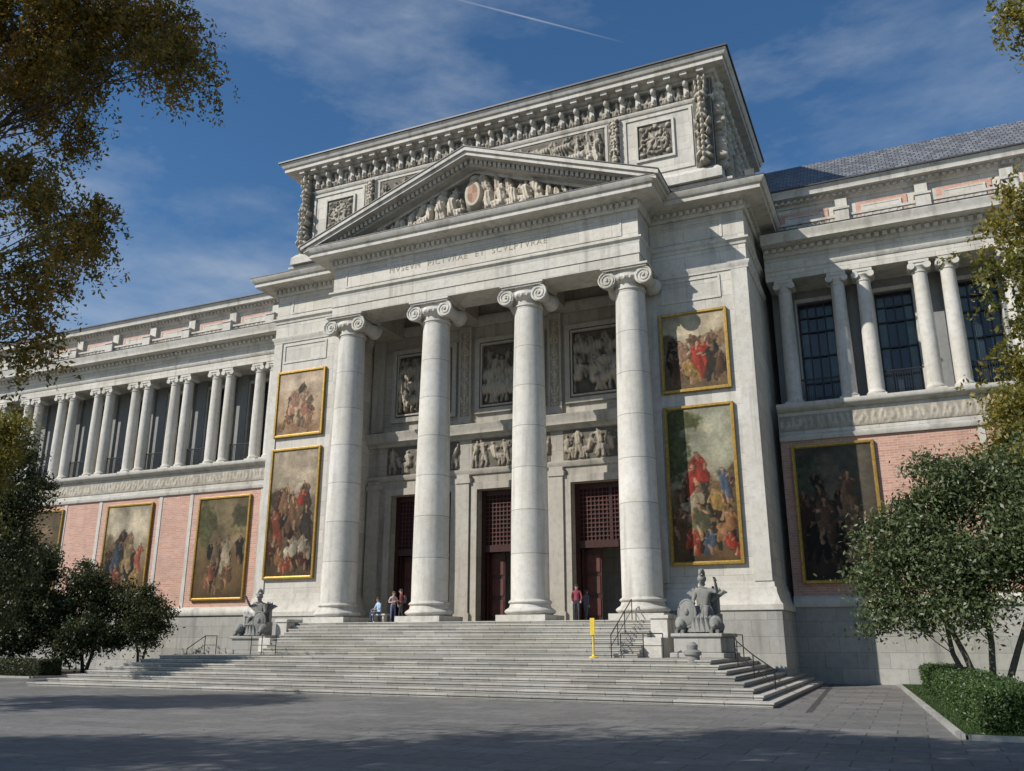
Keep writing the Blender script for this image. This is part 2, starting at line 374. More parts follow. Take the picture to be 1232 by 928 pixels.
# ================================================================== PORTICO
CX = -20.75; colx = [CX-8.88, CX-2.95, CX+2.95, CX+8.88]
ZF = 3.0
AL0, AL1, AR0, AR1 = -36.7, -31.0, -11.5, -5.85
YA, YE = 43.3, 40.95
EX0, EX1 = -30.5, -11.0
sh = MB(); cp = MB()
for cx in colx:
    cy = 42.0
    prof = []
    for i in range(25):
        t = i/24; r = 1.0-.22*t**1.7; prof.append((r, 4.12+t*(19.95-4.12)))
    sh.lathe(cx, cy, prof, 56)
    cp.box(cx-1.34, cx+1.34, cy-1.34, cy+1.34, ZF, ZF+.3)
    tor = lambda r0, z0, z1, b: [(r0+b*math.sin(math.pi*i/8), z0+(z1-z0)*i/8) for i in range(9)]
    cp.lathe(cx, cy, tor(1.12, 3.301, 3.66, .2)+[(1.08, 3.7), (1.05, 3.82)]+tor(1.03, 3.84, 4.04, .1)+[(1.0, 4.08), (1.0, 4.121)], 48)
    cp.lathe(cx, cy, [(.78, 19.94), (.84, 19.97), (.84, 20.05), (.78, 20.08), (.79, 20.3), (.9, 20.36), (1.02, 20.48), (1.06, 20.6), (1.0, 20.7), (.98, 20.8)], 40)
    for k in range(20):
        a = 2*math.pi*k/20; cp.ell((cx+1.0*math.cos(a), cy+1.0*math.sin(a), 20.52), (.09, .09, .12), 8, 6)
    cp.box(cx-1.0, cx+1.0, cy-.86, cy+.86, 20.66, 20.98)
    cp.box(cx-1.22, cx+1.22, cy-1.05, cy+1.05, 20.985, 21.08); cp.box(cx-1.3, cx+1.3, cy-1.12, cy+1.12, 21.083, 21.2)
    for s in (-1, 1):
        vx, vz = cx+s*1.0, 20.5
        rr = [(.47, -.95), (.47, -.85), (.38, -.5), (.31, -.1), (.31, .1), (.38, .5), (.47, .85), (.47, .95)]
        vs = []; fs = []; sg = 28
        for a_ in range(sg):
            a = 2*math.pi*a_/sg
            for r, y in rr: vs.append((vx+r*math.cos(a), cy+y, vz+r*math.sin(a)))
        n = len(rr)
        for a_ in range(sg):
            for j in range(n-1): fs.append((a_*n+j, ((a_+1) % sg)*n+j, ((a_+1) % sg)*n+j+1, a_*n+j+1))
        fs.append(tuple(i*n for i in range(sg))); fs.append(tuple(i*n+n-1 for i in range(sg-1, -1, -1)))
        cp.add(vs, fs)
        for yy in (-.96, .96):
            pts = []
            for i in range(60):
                t = i/59; a = math.pi/2-s*t*2*math.pi*2.3; r = .44*(1-t)**.8+.04
                pts.append((vx+r*math.cos(a)*1, cy+yy, vz+r*math.sin(a)))
            cp.tube(pts, [.055-.02*i/59 for i in range(60)], 6)
            cp.ell((vx, cy+yy, vz), (.08, .07, .08), 10, 6)
sh.obj("column_shafts", M_shaft, MUS, True); cp.obj("ionic_capitals_and_bases", M_plain, MUS, True)

w = MB()
w.box(AL0, AL1, YA, 50, 1.0, 24.4); w.box(AR0, AR1, YA, 50, 0, 24.4)
w.box(EX0, EX1, YE, 43.05, 21.2, 24.4)
w.box(AL0+.6, AR1-.6, 43.7, 56, 24.5, 26.6)
w.obj("portico_walls", M_wall, MUS)
w = MB()
w.box(EX0, EX0+1.9, 43.053, 46.5, 21.2, 24.38); w.box(EX1-1.9, EX1, 43.053, 46.5, 21.2, 24.38)
for cx in colx[1:3]: w.box(cx-.6, cx+.6, 43.053, 46.45, 21.6, 22.7)
w.box(EX0+1.903, EX1-1.903, 43.053, 50, 22.8, 24.3)
w.box(AL1+.001, EX0-.003, 43.6, 46.5, 21.9, 24.35); w.box(EX1+.003, AR0-.001, 43.6, 46.5, 21.9, 24.35)
YB = 46.5; doors = [-27.0, -20.95, -14.95]; dw = 2.15; dz = 10.8
xs = AL1+.002
for d in doors:
    w.box(xs, d-dw, YB, YB+1.2, ZF, dz); xs = d+dw
w.box(xs, AR0-.002, YB, YB+1.2, ZF, dz)
w.box(AL1+.002, AR0-.002, YB, YB+1.2, dz, 22.79)
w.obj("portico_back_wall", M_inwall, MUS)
AY = 43.6; AX0, AX1 = -35.6, -7.1
w = MB(); w.box(AX0, AX1, AY, 56, 26.6, 34.1); w.box(AL0+.01, AR1-.01, 50.01, 60, 0, 26); w.obj("attic_walls", M_wall, MUS)

t = MB()
path = [(AL0, 49), (AL0, YA), (EX0, YA), (EX0, YE), (EX1, YE), (EX1, YA), (AR1, YA), (AR1, 49)]
zc = 24.3
cor = [(-.3, zc), (.12, zc), (.2, zc+.12), (.22, zc+.4), (.34, zc+.42), (.5, zc+.5), (1.15, zc+.52), (1.15, zc+.78), (1.25, zc+.8), (1.4, zc+1.0), (1.42, zc+1.08), (.8, zc+1.14), (-.3, zc+1.2)]
t.mould(path, cor)
lead.mould(path, [(.3, zc+1.15), (1.44, zc+1.085), (1.44, zc+1.13), (-.2, zc+1.24), (-.2, zc+1.2)])
t.mould(path, [(-.2, 22.35), (.05, 22.35), (.08, 22.5), (.2, 22.6), (.2, 22.7), (-.2, 22.72)])
t.mould([(AL0, 49), (AL0, YA), (AL1+.02, YA), (AL1+.02, 46.4)], [(-.2, 20.9), (.06, 20.95), (.06, 21.1), (.16, 21.25), (.16, 21.35), (-.2, 21.37)])
t.mould([(AR0-.02, 46.4), (AR0-.02, YA), (AR1, YA), (AR1, 49)], [(-.2, 20.9), (.06, 20.95), (.06, 21.1), (.16, 21.25), (.16, 21.35), (-.2, 21.37)])
fp = [(EX0, 43.2), (EX0, YE), (EX1, YE), (EX1, 43.2)]
t.mould(fp, [(-.2, 21.75), (.05, 21.75), (.05, 22.34), (-.2, 22.34)])
for pth in ([(AL0, 49), (AL0, YA), (AL1, YA), (AL1, 46.4)], [(AR0, 46.4), (AR0, YA), (AR1, YA), (AR1, 49)]):
    t.mould(pth, [(-.3, 3.45), (.42, 3.45), (.42, 3.7), (.3, 3.85), (.16, 4.25), (.14, 4.5), (.07, 4.52), (.05, 4.75), (-.3, 4.8)])
t.obj("cornice_mouldings", M_plain, MUS, True)
p = MB()
p.box(AL0-.35, AL1+.3, YA-.35, 49, 1.0, 3.449); p.box(AR0-.3, AR1+.35, YA-.35, 49, 0, 3.449)
p.obj("anta_plinths", M_base, MUS, bevel=.02)
t = MB()
for x0, x1 in ((AL0+.02, AL0+.65), (AL1-.85, AL1-.02), (AR0+.02, AR0+.72), (AR1-.85, AR1-.02)):
    t.box(x0, x1, YA-.07, YA+.1, 4.8, 20.92)
frame(t, -10.5, -7.3, 19.5, 20.8, YA, .12, .05); frame(t, -35.9, -32.5, 19.5, 20.8, YA, .12, .05)
frame(t, -10.6, -7.0, 22.95, 24.05, YA, .1, .04); frame(t, -35.5, -31.6, 22.95, 24.05, YA, .1, .04)
frame(t, -29.6, -11.9, 22.9, 24.1, YE, .1, .04)
t.obj("wall_panels", M_plain, MUS)
d = MB()
def dentils(x0, x1, y, z0, z1, step=.34, wdt=.19, pr=.16):
    n = int((x1-x0)/step)
    for i in range(n):
        x = x0+(i+.5)*(x1-x0)/n; d.box(x-wdt/2, x+wdt/2, y-pr, y+.02, z0, z1)
dentils(EX0-.2, EX1+.2, YE-.22, zc+.16, zc+.4); dentils(AL0-.2, EX0-.3, YA-.22, zc+.16, zc+.4); dentils(EX1+.3, AR1+.2, YA-.22, zc+.16, zc+.4)
for i in range(16):
    y = YA+.1+i*.34; d.box(AR1+.2, AR1+.38, y, y+.19, zc+.16, zc+.4)

# ---------------- pediment
pd = MB(); HX = 11.35; ZA = 29.75; ZT = 25.55; slope = (ZA-ZT)/HX
def rake(mb, y0, y1, top, thick, half):
    for s in (-1, 1):
        zt0 = ZA-top-slope*half; za_ = ZA-top
        poly = [(CX+s*half, zt0-thick), (CX, za_-thick), (CX, za_), (CX+s*half, zt0)]
        if s > 0: poly = poly[::-1]
        mb.prism(poly, y0, y1)
rake(pd, 39.45, AY-.02, 0, .24, HX); rake(pd, 39.58, AY-.03, .243, .24, HX-.15); rake(pd, 40.25, AY-.04, .486, .34, HX-.6); rake(pd, 40.85, AY-.05, .83, .2, HX-1.2)
rake(lead, 39.40, AY-.01, -.055, .05, HX+.04)
for s in (-1, 1):
    n = 34
    for i in range(n):
        x = .2+i*(HX-1.3)/n; z = ZA-.50-slope*x
        d.box(CX+s*x-.09, CX+s*x+.09, 40.03, 40.24, z-.26, z)
pd.prism([(CX-HX+1.5, 25.4), (CX+HX-1.5, 25.4), (CX, ZA-.9)], 41.15, AY-.06)
pd.obj("pediment", M_plain, MUS)
nx, nz = 620, 130
U, T = np.meshgrid(np.linspace(-1, 1, nx), np.linspace(0, 1, nz)); Hx = HX-2.2
Xw = U*Hx; Hh = np.clip((1-np.abs(U))*(ZA-1.0-25.5)+.05, .02, None)*.95; Zw = T*Hh
r = np.random.RandomState(4); h = np.zeros_like(Xw)
wx = Xw+(fbm(Xw*2+40, Zw*2, 8)-.5)*.22; wz = Zw+(fbm(Xw*2+7, Zw*2, 9)-.5)*.22
for row in (0, 1):
    xx = -8.6
    while xx < 8.6:
        loc = (1-abs(xx)/Hx)*(ZA-26.45)
        if abs(xx) > .75 and loc > .3:
            Hf = min(loc*1.0, 2.3)*r.uniform(.85, 1.02); z0 = 0.02
            if row == 0: z0 = loc*.3; Hf = loc*.78
            kd = 'sit' if (row == 1 and r.rand() < .6) else None
            for pp, qq, rad, _ in figure_parts(xx, z0, Hf*(1.15 if row else 1), r, lean=(-.3 if xx > 0 else .3)*r.uniform(-.3, 1.5), kind=kd):
                rad *= 1.12; dd = cap_d(wx, wz, pp, qq); s_ = np.sqrt(np.clip(rad*rad-dd*dd, 0, None)); h = np.maximum(h, s_*1.5+(.22 if row else 0)*np.clip(s_*8, 0, 1))
        xx += max(.36, min(loc, 2.4)*(.34 if row else .3))
h = h-.06*np.abs(np.sin(Xw*16+6*fbm(Xw, Zw, 3)+Zw*3))*(h > .08)
rr = np.hypot(Xw/.62, (Zw-1.75)/.98); h = np.maximum(h, np.clip(1.15-rr, 0, .35)*1.6)
rr2 = np.hypot(Xw/.45, (Zw-2.85)/.3); h = np.maximum(h, np.sqrt(np.clip(1-rr2**2, 0, 1))*.45)
c = .28+.74*np.clip(h*1.9, 0, 1); cc = np.stack([c, c*.95, c*.87], -1)  # low parts between figures painted darker, crevice shade and grime in one tint
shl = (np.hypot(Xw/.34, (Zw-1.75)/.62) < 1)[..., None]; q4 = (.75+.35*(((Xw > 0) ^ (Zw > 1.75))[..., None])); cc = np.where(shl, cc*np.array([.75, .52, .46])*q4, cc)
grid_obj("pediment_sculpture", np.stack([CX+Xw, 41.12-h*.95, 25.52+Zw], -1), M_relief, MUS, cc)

# ---------------- attic decoration
a = MB()
za = 33.1
apath = [(AX0, 56), (AX0, AY), (AX1, AY), (AX1, 56)]
a.mould(apath, [(-.3, za), (.1, za), (.18, za+.12), (.3, za+.14), (.42, za+.3), (.95, za+.34), (.95, za+.62), (1.05, za+.64), (1.18, za+.86), (1.2, za+.95), (.4, za+1.05), (-.3, za+1.1)])
lead.mould(apath, [(.3, za+1.06), (1.3, za+.96), (1.3, za+1.06), (-.28, za+1.25), (-.28, za+1.1)])
a.mould(apath, [(-.3, 26.601), (.35, 26.6), (.35, 27.1), (.22, 27.25), (.1, 27.4), (-.3, 27.42)])
a.mould(apath, [(-.2, 31.75), (.06, 31.75), (.14, 31.88), (.14, 31.95), (-.2, 31.97)])
a.mould([(AL0+.6, 56), (AL0+.6, 43.7), (AR1-.6, 43.7), (AR1-.6, 56)], [(-.3, 26.3), (.1, 26.3), (.2, 26.42), (.2, 26.55), (-.3, 26.598)])
frame(a, -12.3, -8.25, 27.7, 31.6, AY, .16, .07); frame(a, -34.5, -30.4, 27.7, 31.6, AY, .16, .07)
frame(a, -11.6, -9.3, 28.6, 31.1, AY, .14, .12); frame(a, -33.5, -31.1, 28.6, 31.1, AY, .14, .12)
frame(a, -29.3, -13.3, 28.0, 31.65, AY, .14, .08)
for x in (-30.2, -13.2): a.box(x, x+.7, AY-.16, AY+.02, 27.45, 31.74)
n = 30
for i in range(n):
    x = AX0+.4+i*(AX1-AX0-.8)/(n-1)
    a.prism([(x-.14, 32.1), (x+.14, 32.1), (x+.14, za), (x-.14, za)], AY-.22, AY+.01)
    a.ell((x, AY-.32, 32.88), (.17, .24, .22), 10, 6); a.ell((x, AY-.2, 32.3), (.13, .16, .18), 10, 6); a.box(x-.2, x+.2, AY-.8, AY-.31, za+.1, za+.33)
for i in range(12):
    y = AY+.5+i*1.02
    a.box(AX1, AX1+.22, y-.14, y+.14, 32.1, za-.001); a.ell((AX1+.32, y, 32.88), (.24, .17, .22), 10, 6); a.ell((AX1+.2, y, 32.3), (.16, .13, .18), 10, 6)
a.obj("attic_mouldings", M_plain, MUS, True)
d.obj("dentils", M_plain, MUS)
relief("attic_frieze", AX0+.1, AX1-.1, 32.02, 33.05, AY-.02, 'figures', 21, .2, MUS, 24, lo=.25)
relief("attic_panel_relief", -29.1, -13.5, 28.2, 31.5, AY-.02, 'battle', 33, .55, MUS, 24, lo=.2)
relief("attic_medallion", -11.45, -9.45, 28.75, 30.95, AY-.02, 'medal', 5, .25, MUS, 36, lo=.25)
relief("attic_medallion", -33.35, -31.25, 28.75, 30.95, AY-.02, 'medal', 6, .25, MUS, 36, lo=.25)
relief("corner_ornament", -8.15, -7.12, 27.45, 33.05, AY-.12, 'pilaster', 12, .6, MUS, 26, lo=.25)
relief("corner_ornament", AX0+.05, AX0+1.05, 27.45, 33.05, AY-.12, 'pilaster', 12, .6, MUS, 26, lo=.25)
relief("corner_ornament", AY+.05, AY+1.4, 27.45, 33.05, AX1+.05, 'pilaster', 12, .6, MUS, 22, axis='side')
for k in range(3): relief("side_ornament", AY+3+k*3.0, AY+4.4+k*3.0, 27.45, 31.7, AX1+.05, 'pilaster', 14+k, .4, MUS, 16, axis='side')
for x in (-30.2, -13.2): relief("pilaster_ornament", x+.02, x+.68, 27.5, 31.7, AY-.18, 'pilaster', 17, .22, MUS, 30, lo=.25)
# small floodlight on the cornice corner
fl = MB(); fl.tube([(-5.3, 43.4, 25.5), (-5.3, 43.4, 26.2)], .04, 8); fl.box(-5.55, -5.05, 43.2, 43.5, 26.2, 26.55); fl.obj("roof_floodlight", M_lead, MUS)

# ---------------- portico back wall details
b = MB()
b.mould([(AL1+.01, YB), (AR0-.01, YB)], [(-.2, 13.95), (.15, 13.95), (.2, 14.1), (.5, 14.2), (.5, 14.45), (.65, 14.7), (.65, 14.8), (-.2, 14.95)])
b.mould([(AL1+.01, YB), (AR0-.01, YB)], [(-.2, 11.75), (.1, 11.75), (.2, 11.95), (.2, 12.05), (-.2, 12.1)])
b.mould([(AL1+.01, YB), (AR0-.01, YB)], [(-.2, 21.3), (.1, 21.3), (.3, 21.7), (.3, 21.9), (-.2, 22.0)])
for dx in doors:
    frame(b, dx-dw-.42, dx+dw+.42, ZF-.4, dz+.42, YB, .42, .16)
    frame(b, dx-2.35, dx+2.35, 15.5, 20.4, YB, .3, .18)
    frame(b, dx-1.95, dx+1.95, 15.9, 20.0, YB-.02, .1, .22)
for x in (-30.4, -24.0, -17.95, -11.95):
    b.box(x-.42, x+.42, YB-.28, YB+.02, ZF, 11.74); b.box(x-.42, x+.42, YB-.22, YB+.02, 14.96, 21.29)
    b.box(x-.5, x+.5, YB-.34, YB+.02, ZF+.001, 3.6); b.box(x-.5, x+.5, YB-.34, YB+.02, 11.2, 11.5)
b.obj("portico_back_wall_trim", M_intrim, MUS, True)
for i, dx in enumerate(doors):
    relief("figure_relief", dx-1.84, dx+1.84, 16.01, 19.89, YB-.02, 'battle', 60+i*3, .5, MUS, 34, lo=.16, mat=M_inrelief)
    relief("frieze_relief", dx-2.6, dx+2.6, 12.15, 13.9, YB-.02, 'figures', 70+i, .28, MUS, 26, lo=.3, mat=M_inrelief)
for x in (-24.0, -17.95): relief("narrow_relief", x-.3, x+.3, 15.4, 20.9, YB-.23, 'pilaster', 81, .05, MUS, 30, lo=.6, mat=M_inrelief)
dr = MB(); lat = MB(); inn = MB()
for dx in doors:
    x0, x1 = dx-dw, dx+dw
    inn.box(x0-.3, x0-.02, YB+1.2, 52, ZF, dz); inn.box(x1+.02, x1+.3, YB+1.2, 52, ZF, dz); inn.box(x0-.3, x1+.3, 52, 52.2, ZF, dz)
    inn.box(x0-.3, x1+.3, YB+1.2, 52.2, dz+.001, dz+.2)
    y = YB+.55
    dr.box(x0, x0+.25, y, y+.2, ZF, dz); dr.box(x1-.25, x1, y, y+.2, ZF, dz); dr.box(x0+.25, x1-.25, y, y+.2, dz-.3, dz)
    dr.box(x0+.25, x1-.25, y-.05, y+.2, 7.1, 7.5); dr.box(dx-.1, dx+.1, y+.01, y+.19, 7.5, dz-.3)
    for k in range(17):
        xx = x0+.25+k*(2*dw-.5)/16; lat.box(xx-.02, xx+.02, y+.04, y+.09, 7.5, dz-.3)
    for k in range(13):
        zz = 7.5+k*(dz-.3-7.5)/12; lat.box(x0+.25, x1-.25, y+.03, y+.075, zz-.02, zz+.02)
    inn.box(x0+.25, x1-.25, y+.14, y+.16, 7.5, dz-.3)
    for s, xa in ((1, x0+.28), (-1, x1-.28)):
        xb = xa+s*.12
        dr.box(min(xa, xb), max(xa, xb), y+.21, y+1.6, ZF+.02, 7.08)
        for zz in (3.4, 5.2): lat.box(min(xb, xb+s*.03), max(xb, xb+s*.03), y+.4, y+1.4, zz, zz+1.5)
    dr.box(x0+.4, x0+1.35, y+.5, y+.58, ZF+.02, 7.08); dr.box(x1-1.35, x1-.4, y+.5, y+.58, ZF+.02, 7.08)
    for xa in (x0+.5, x1-1.25):
        for zz in (3.4, 4.6, 5.8): lat.box(xa, xa+.75, y+.46, y+.498, zz, zz+.95)
dr.obj("door_frames", M_wood, MUS); lat.obj("door_lattice", M_red, MUS); inn.obj("door_interiors", M_inter, MUS)
def text(body, size, x, y, z):
    c = bpy.data.curves.new("inscription", 'FONT'); c.body = body; c.size = size; c.align_x = 'CENTER'; c.extrude = .012; c.space_character = 1.25
    c.materials.append(M_text); o = bpy.data.objects.new("inscription", c); o.rotation_euler = (math.pi/2, 0, 0); o.location = (x, y, z); link(o, MUS)
text("MVSEVM  PICTVRAE  ET  SCVLPTVRAE", .5, CX-.6, YE-.005, 23.35)

# ================================================================== WINGS
def bay_centres(x0, x1, c0, per):
    out = []; k = math.ceil((x0-c0)/per)
    while c0+k*per < x1: out.append(c0+k*per); k += 1
    return out
def wing(x0, x1, c0, per, name, slate):
    W = MB(); T = MB(); K = MB(); G = MB(); I = MB(); C = MB(); B = MB(); S = MB(); LG = MB(); CO = MB()
    bays = bay_centres(x0, x1, c0, per)
    B.box(x0, x1, 47.75, 49, 0, 3.7)
    T.mould([(x0, 47.75), (x1, 47.75)], [(-.3, 3.701), (.1, 3.7), (.16, 3.85), (.1, 4.1), (-.05, 4.25), (-.3, 4.3)])
    K.box(x0, x1, 48, 49, 4.0, 12.4)
    W.box(x0, x1, 47.93, 50.2, 12.401, 14.2)
    T.mould([(x0, 47.93), (x1, 47.93)], [(-.2, 12.4), (.06, 12.4), (.12, 12.55), (.12, 12.65), (-.2, 12.7)])
    T.mould([(x0, 47.93), (x1, 47.93)], [(-.2, 14.0), (.1, 14.0), (.35, 14.15), (.42, 14.25), (.42, 14.42), (-.2, 14.5)])
    W.box(x0, x1, 47.95, 51.2, 21.8, 23.25)
    T.mould([(x0, 47.95), (x1, 47.95)], [(-.2, 22.35), (.04, 22.35), (.14, 22.5), (.14, 22.58), (-.2, 22.6)])
    T.mould([(x0, 47.95), (x1, 47.95)], [(-.2, 23.2), (.08, 23.2), (.2, 23.35), (.22, 23.6), (.45, 23.65), (1.0, 23.68), (1.0, 23.95), (1.15, 24.15), (1.15, 24.25), (-.2, 24.4)])
    lead.mould([(x0, 47.95), (x1, 47.95)], [(.6, 24.32), (1.18, 24.26), (1.18, 24.3), (-.1, 24.44), (-.1, 24.4)])
    n = int((x1-x0)/.42)
    for i in range(n):
        x = x0+(i+.5)*.42; T.box(x-.12, x+.12, 47.95-.42, 47.95-.2, 23.38, 23.6)
    W.box(x0, x1, 49.0, 58, 24.3, 26.75)
    T.mould([(x0, 49.0), (x1, 49.0)], [(-.2, 26.6), (.08, 26.6), (.15, 26.75), (.3, 26.78), (.3, 26.95), (.7, 27.0), (.7, 27.25), (.82, 27.45), (-.2, 27.6)])
    lead.mould([(x0, 49.0), (x1, 49.0)], [(.3, 27.53), (.9, 27.46), (.9, 27.54), (-.1, 27.68), (-.1, 27.6)])
    n = int((x1-x0)/.36)
    for i in range(n):
        x = x0+(i+.5)*.36; T.box(x-.09, x+.09, 48.55, 48.7, 26.79, 26.94)
    for c in bays:
        if c-1.4 > x0 and c+1.4 < x1:
            K.box(c-1.35, c+1.35, 48.94, 49.02, 24.95, 26.25)
            T.box(c-.95, c+.95, 48.86, 49.01, 25.25, 25.9)
            frame(T, c-1.05, c+1.05, 25.12, 26.03, 48.95, .1, .09)
        pc = c+per/2
        if x0+.3 < pc < x1-.3:
            T.box(pc-.32, pc+.32, 48.72, 49.01, 24.42, 26.59); T.box(pc-.38, pc+.38, 48.1, 48.6, 24.42, 25.6); T.box(pc-.44, pc+.44, 48.04, 48.66, 25.603, 25.72)
        if c-1.7 > x0 and c+1.7 < x1:
            T.box(c-1.7, c+1.7, 48.25, 48.43, 24.42, 24.58); T.box(c-1.7, c+1.7, 48.25, 48.43, 25.22, 25.36)
            for k in range(8):
                xa = c-1.7+k*.425
                for za_, zb in ((24.58, 25.22), (25.22, 24.58)): T.tube([(xa, 48.34, za_), (xa+.425, 48.34, zb)], .04, 4)
    cur = x0
    for c in bays:
        if c-1.0 < x0 or c+1.0 > x1: continue
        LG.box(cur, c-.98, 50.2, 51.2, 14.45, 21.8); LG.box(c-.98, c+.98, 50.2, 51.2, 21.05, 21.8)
        cur = c+.98
        G.box(c-.98, c+.98, 50.62, 50.66, 14.6, 21.05)
        q = rnd.uniform(.3, .6); bot = rnd.choice([14.9, 15.6, 16.4]); C.box(c-.9, c-q, 50.58, 50.6, bot, 20.8); C.box(c+q, c+.9, 50.58, 50.6, bot, 20.8)
        for xx in (-.94, -.47, 0, .47, .94): I.box(c+xx-.035, c+xx+.035, 50.48, 50.57, 14.6, 21.05)
        for zz in (14.65, 16.2, 17.8, 19.3, 20.2, 21.0): I.box(c-.98, c+.98, 50.47, 50.56, zz-.04, zz+.04)
        for k in range(20):
            xx = c-1.15+k*.121; I.box(xx-.018, xx+.018, 48.52, 48.55, 14.5, 15.9)
        I.box(c-1.2, c+1.2, 48.5, 48.57, 15.88, 15.95); I.box(c-1.2, c+1.2, 48.5, 48.57, 14.62, 14.66)
        frame(T, c-1.22, c+1.22, 14.46, 21.3, 50.2, .22, .08)
        for s in (-1, 1):
            cx = c+s*1.42; cy = 48.45
            T.box(cx-.5, cx+.5, cy-.48, cy+.48, 14.46, 14.62)
            T.lathe(cx, cy, [(.49, 14.621), (.5, 14.72), (.44, 14.8), (.41, 14.86), (.42, 15.0)], 24)
            CO.lathe(cx, cy, [(.42, 15.0), (.41, 17.5), (.36, 21.1)], 24)
            T.lathe(cx, cy, [(.36, 21.1), (.40, 21.12), (.40, 21.18), (.35, 21.2), (.36, 21.32), (.47, 21.45), (.47, 21.5)], 24)
            T.box(cx-.5, cx+.5, cy-.47, cy+.47, 21.62, 21.8)
            for q in (-1, 1): T.tube([(cx+q*.4, cy-.46, 21.45), (cx+q*.4, cy+.46, 21.45)], .19, 12)
            T.box(cx-.4, cx+.4, cy-.42, cy+.42, 21.501, 21.619)
            LG.box(cx-.34, cx+.34, 50.02, 50.22, 14.45, 21.79)
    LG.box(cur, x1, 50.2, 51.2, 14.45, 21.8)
    if slate:
        S.add([(x0, 48.5, 27.57), (x1, 48.5, 27.57), (x1, 52.4, 31.2), (x0, 52.4, 31.2), (x1, 58, 31.2), (x0, 58, 31.2)], [(0, 1, 2, 3), (3, 2, 4, 5)])
    else:
        S.add([(x0, 49, 27.65), (x1, 49, 27.65), (x1, 54, 28.3), (x0, 54, 28.3)], [(0, 1, 2, 3)])
    W.box(x0, x1, 51.21, 58, 0.0, 24.28)
    W.obj(name+"_walls", M_wall, MUS); T.obj(name+"_trim", M_plain, MUS, True); CO.obj(name+"_colonnade", M_plain, MUS, True); K.obj(name+"_brick", M_brickpink, MUS); B.obj(name+"_base", M_base, MUS)
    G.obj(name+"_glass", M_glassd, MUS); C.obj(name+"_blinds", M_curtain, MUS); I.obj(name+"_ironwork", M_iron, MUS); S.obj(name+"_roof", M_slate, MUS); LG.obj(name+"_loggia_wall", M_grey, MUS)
    relief(name+"_frieze", x0+.05, x1-.05, 12.95, 13.8, 47.9, 'figures', 91, .06, MUS, 18, lo=.62)
wing(AR1+.352, 34, -3.15, 4.2, "right_wing", True)
wing(-80, AL0-.352, -43.6, 4.15, "left_wing", False)
lead.obj("lead_flashing", M_lead, MUS)
t = MB()
for x in (-40.7, -47.2, -50.2, -56.4, -60.2, 4.2, 9.5): t.box(x-.16, x+.16, 47.96, 48.02, 4.3, 12.4)
t.obj("wall_strips", M_plain, MUS)

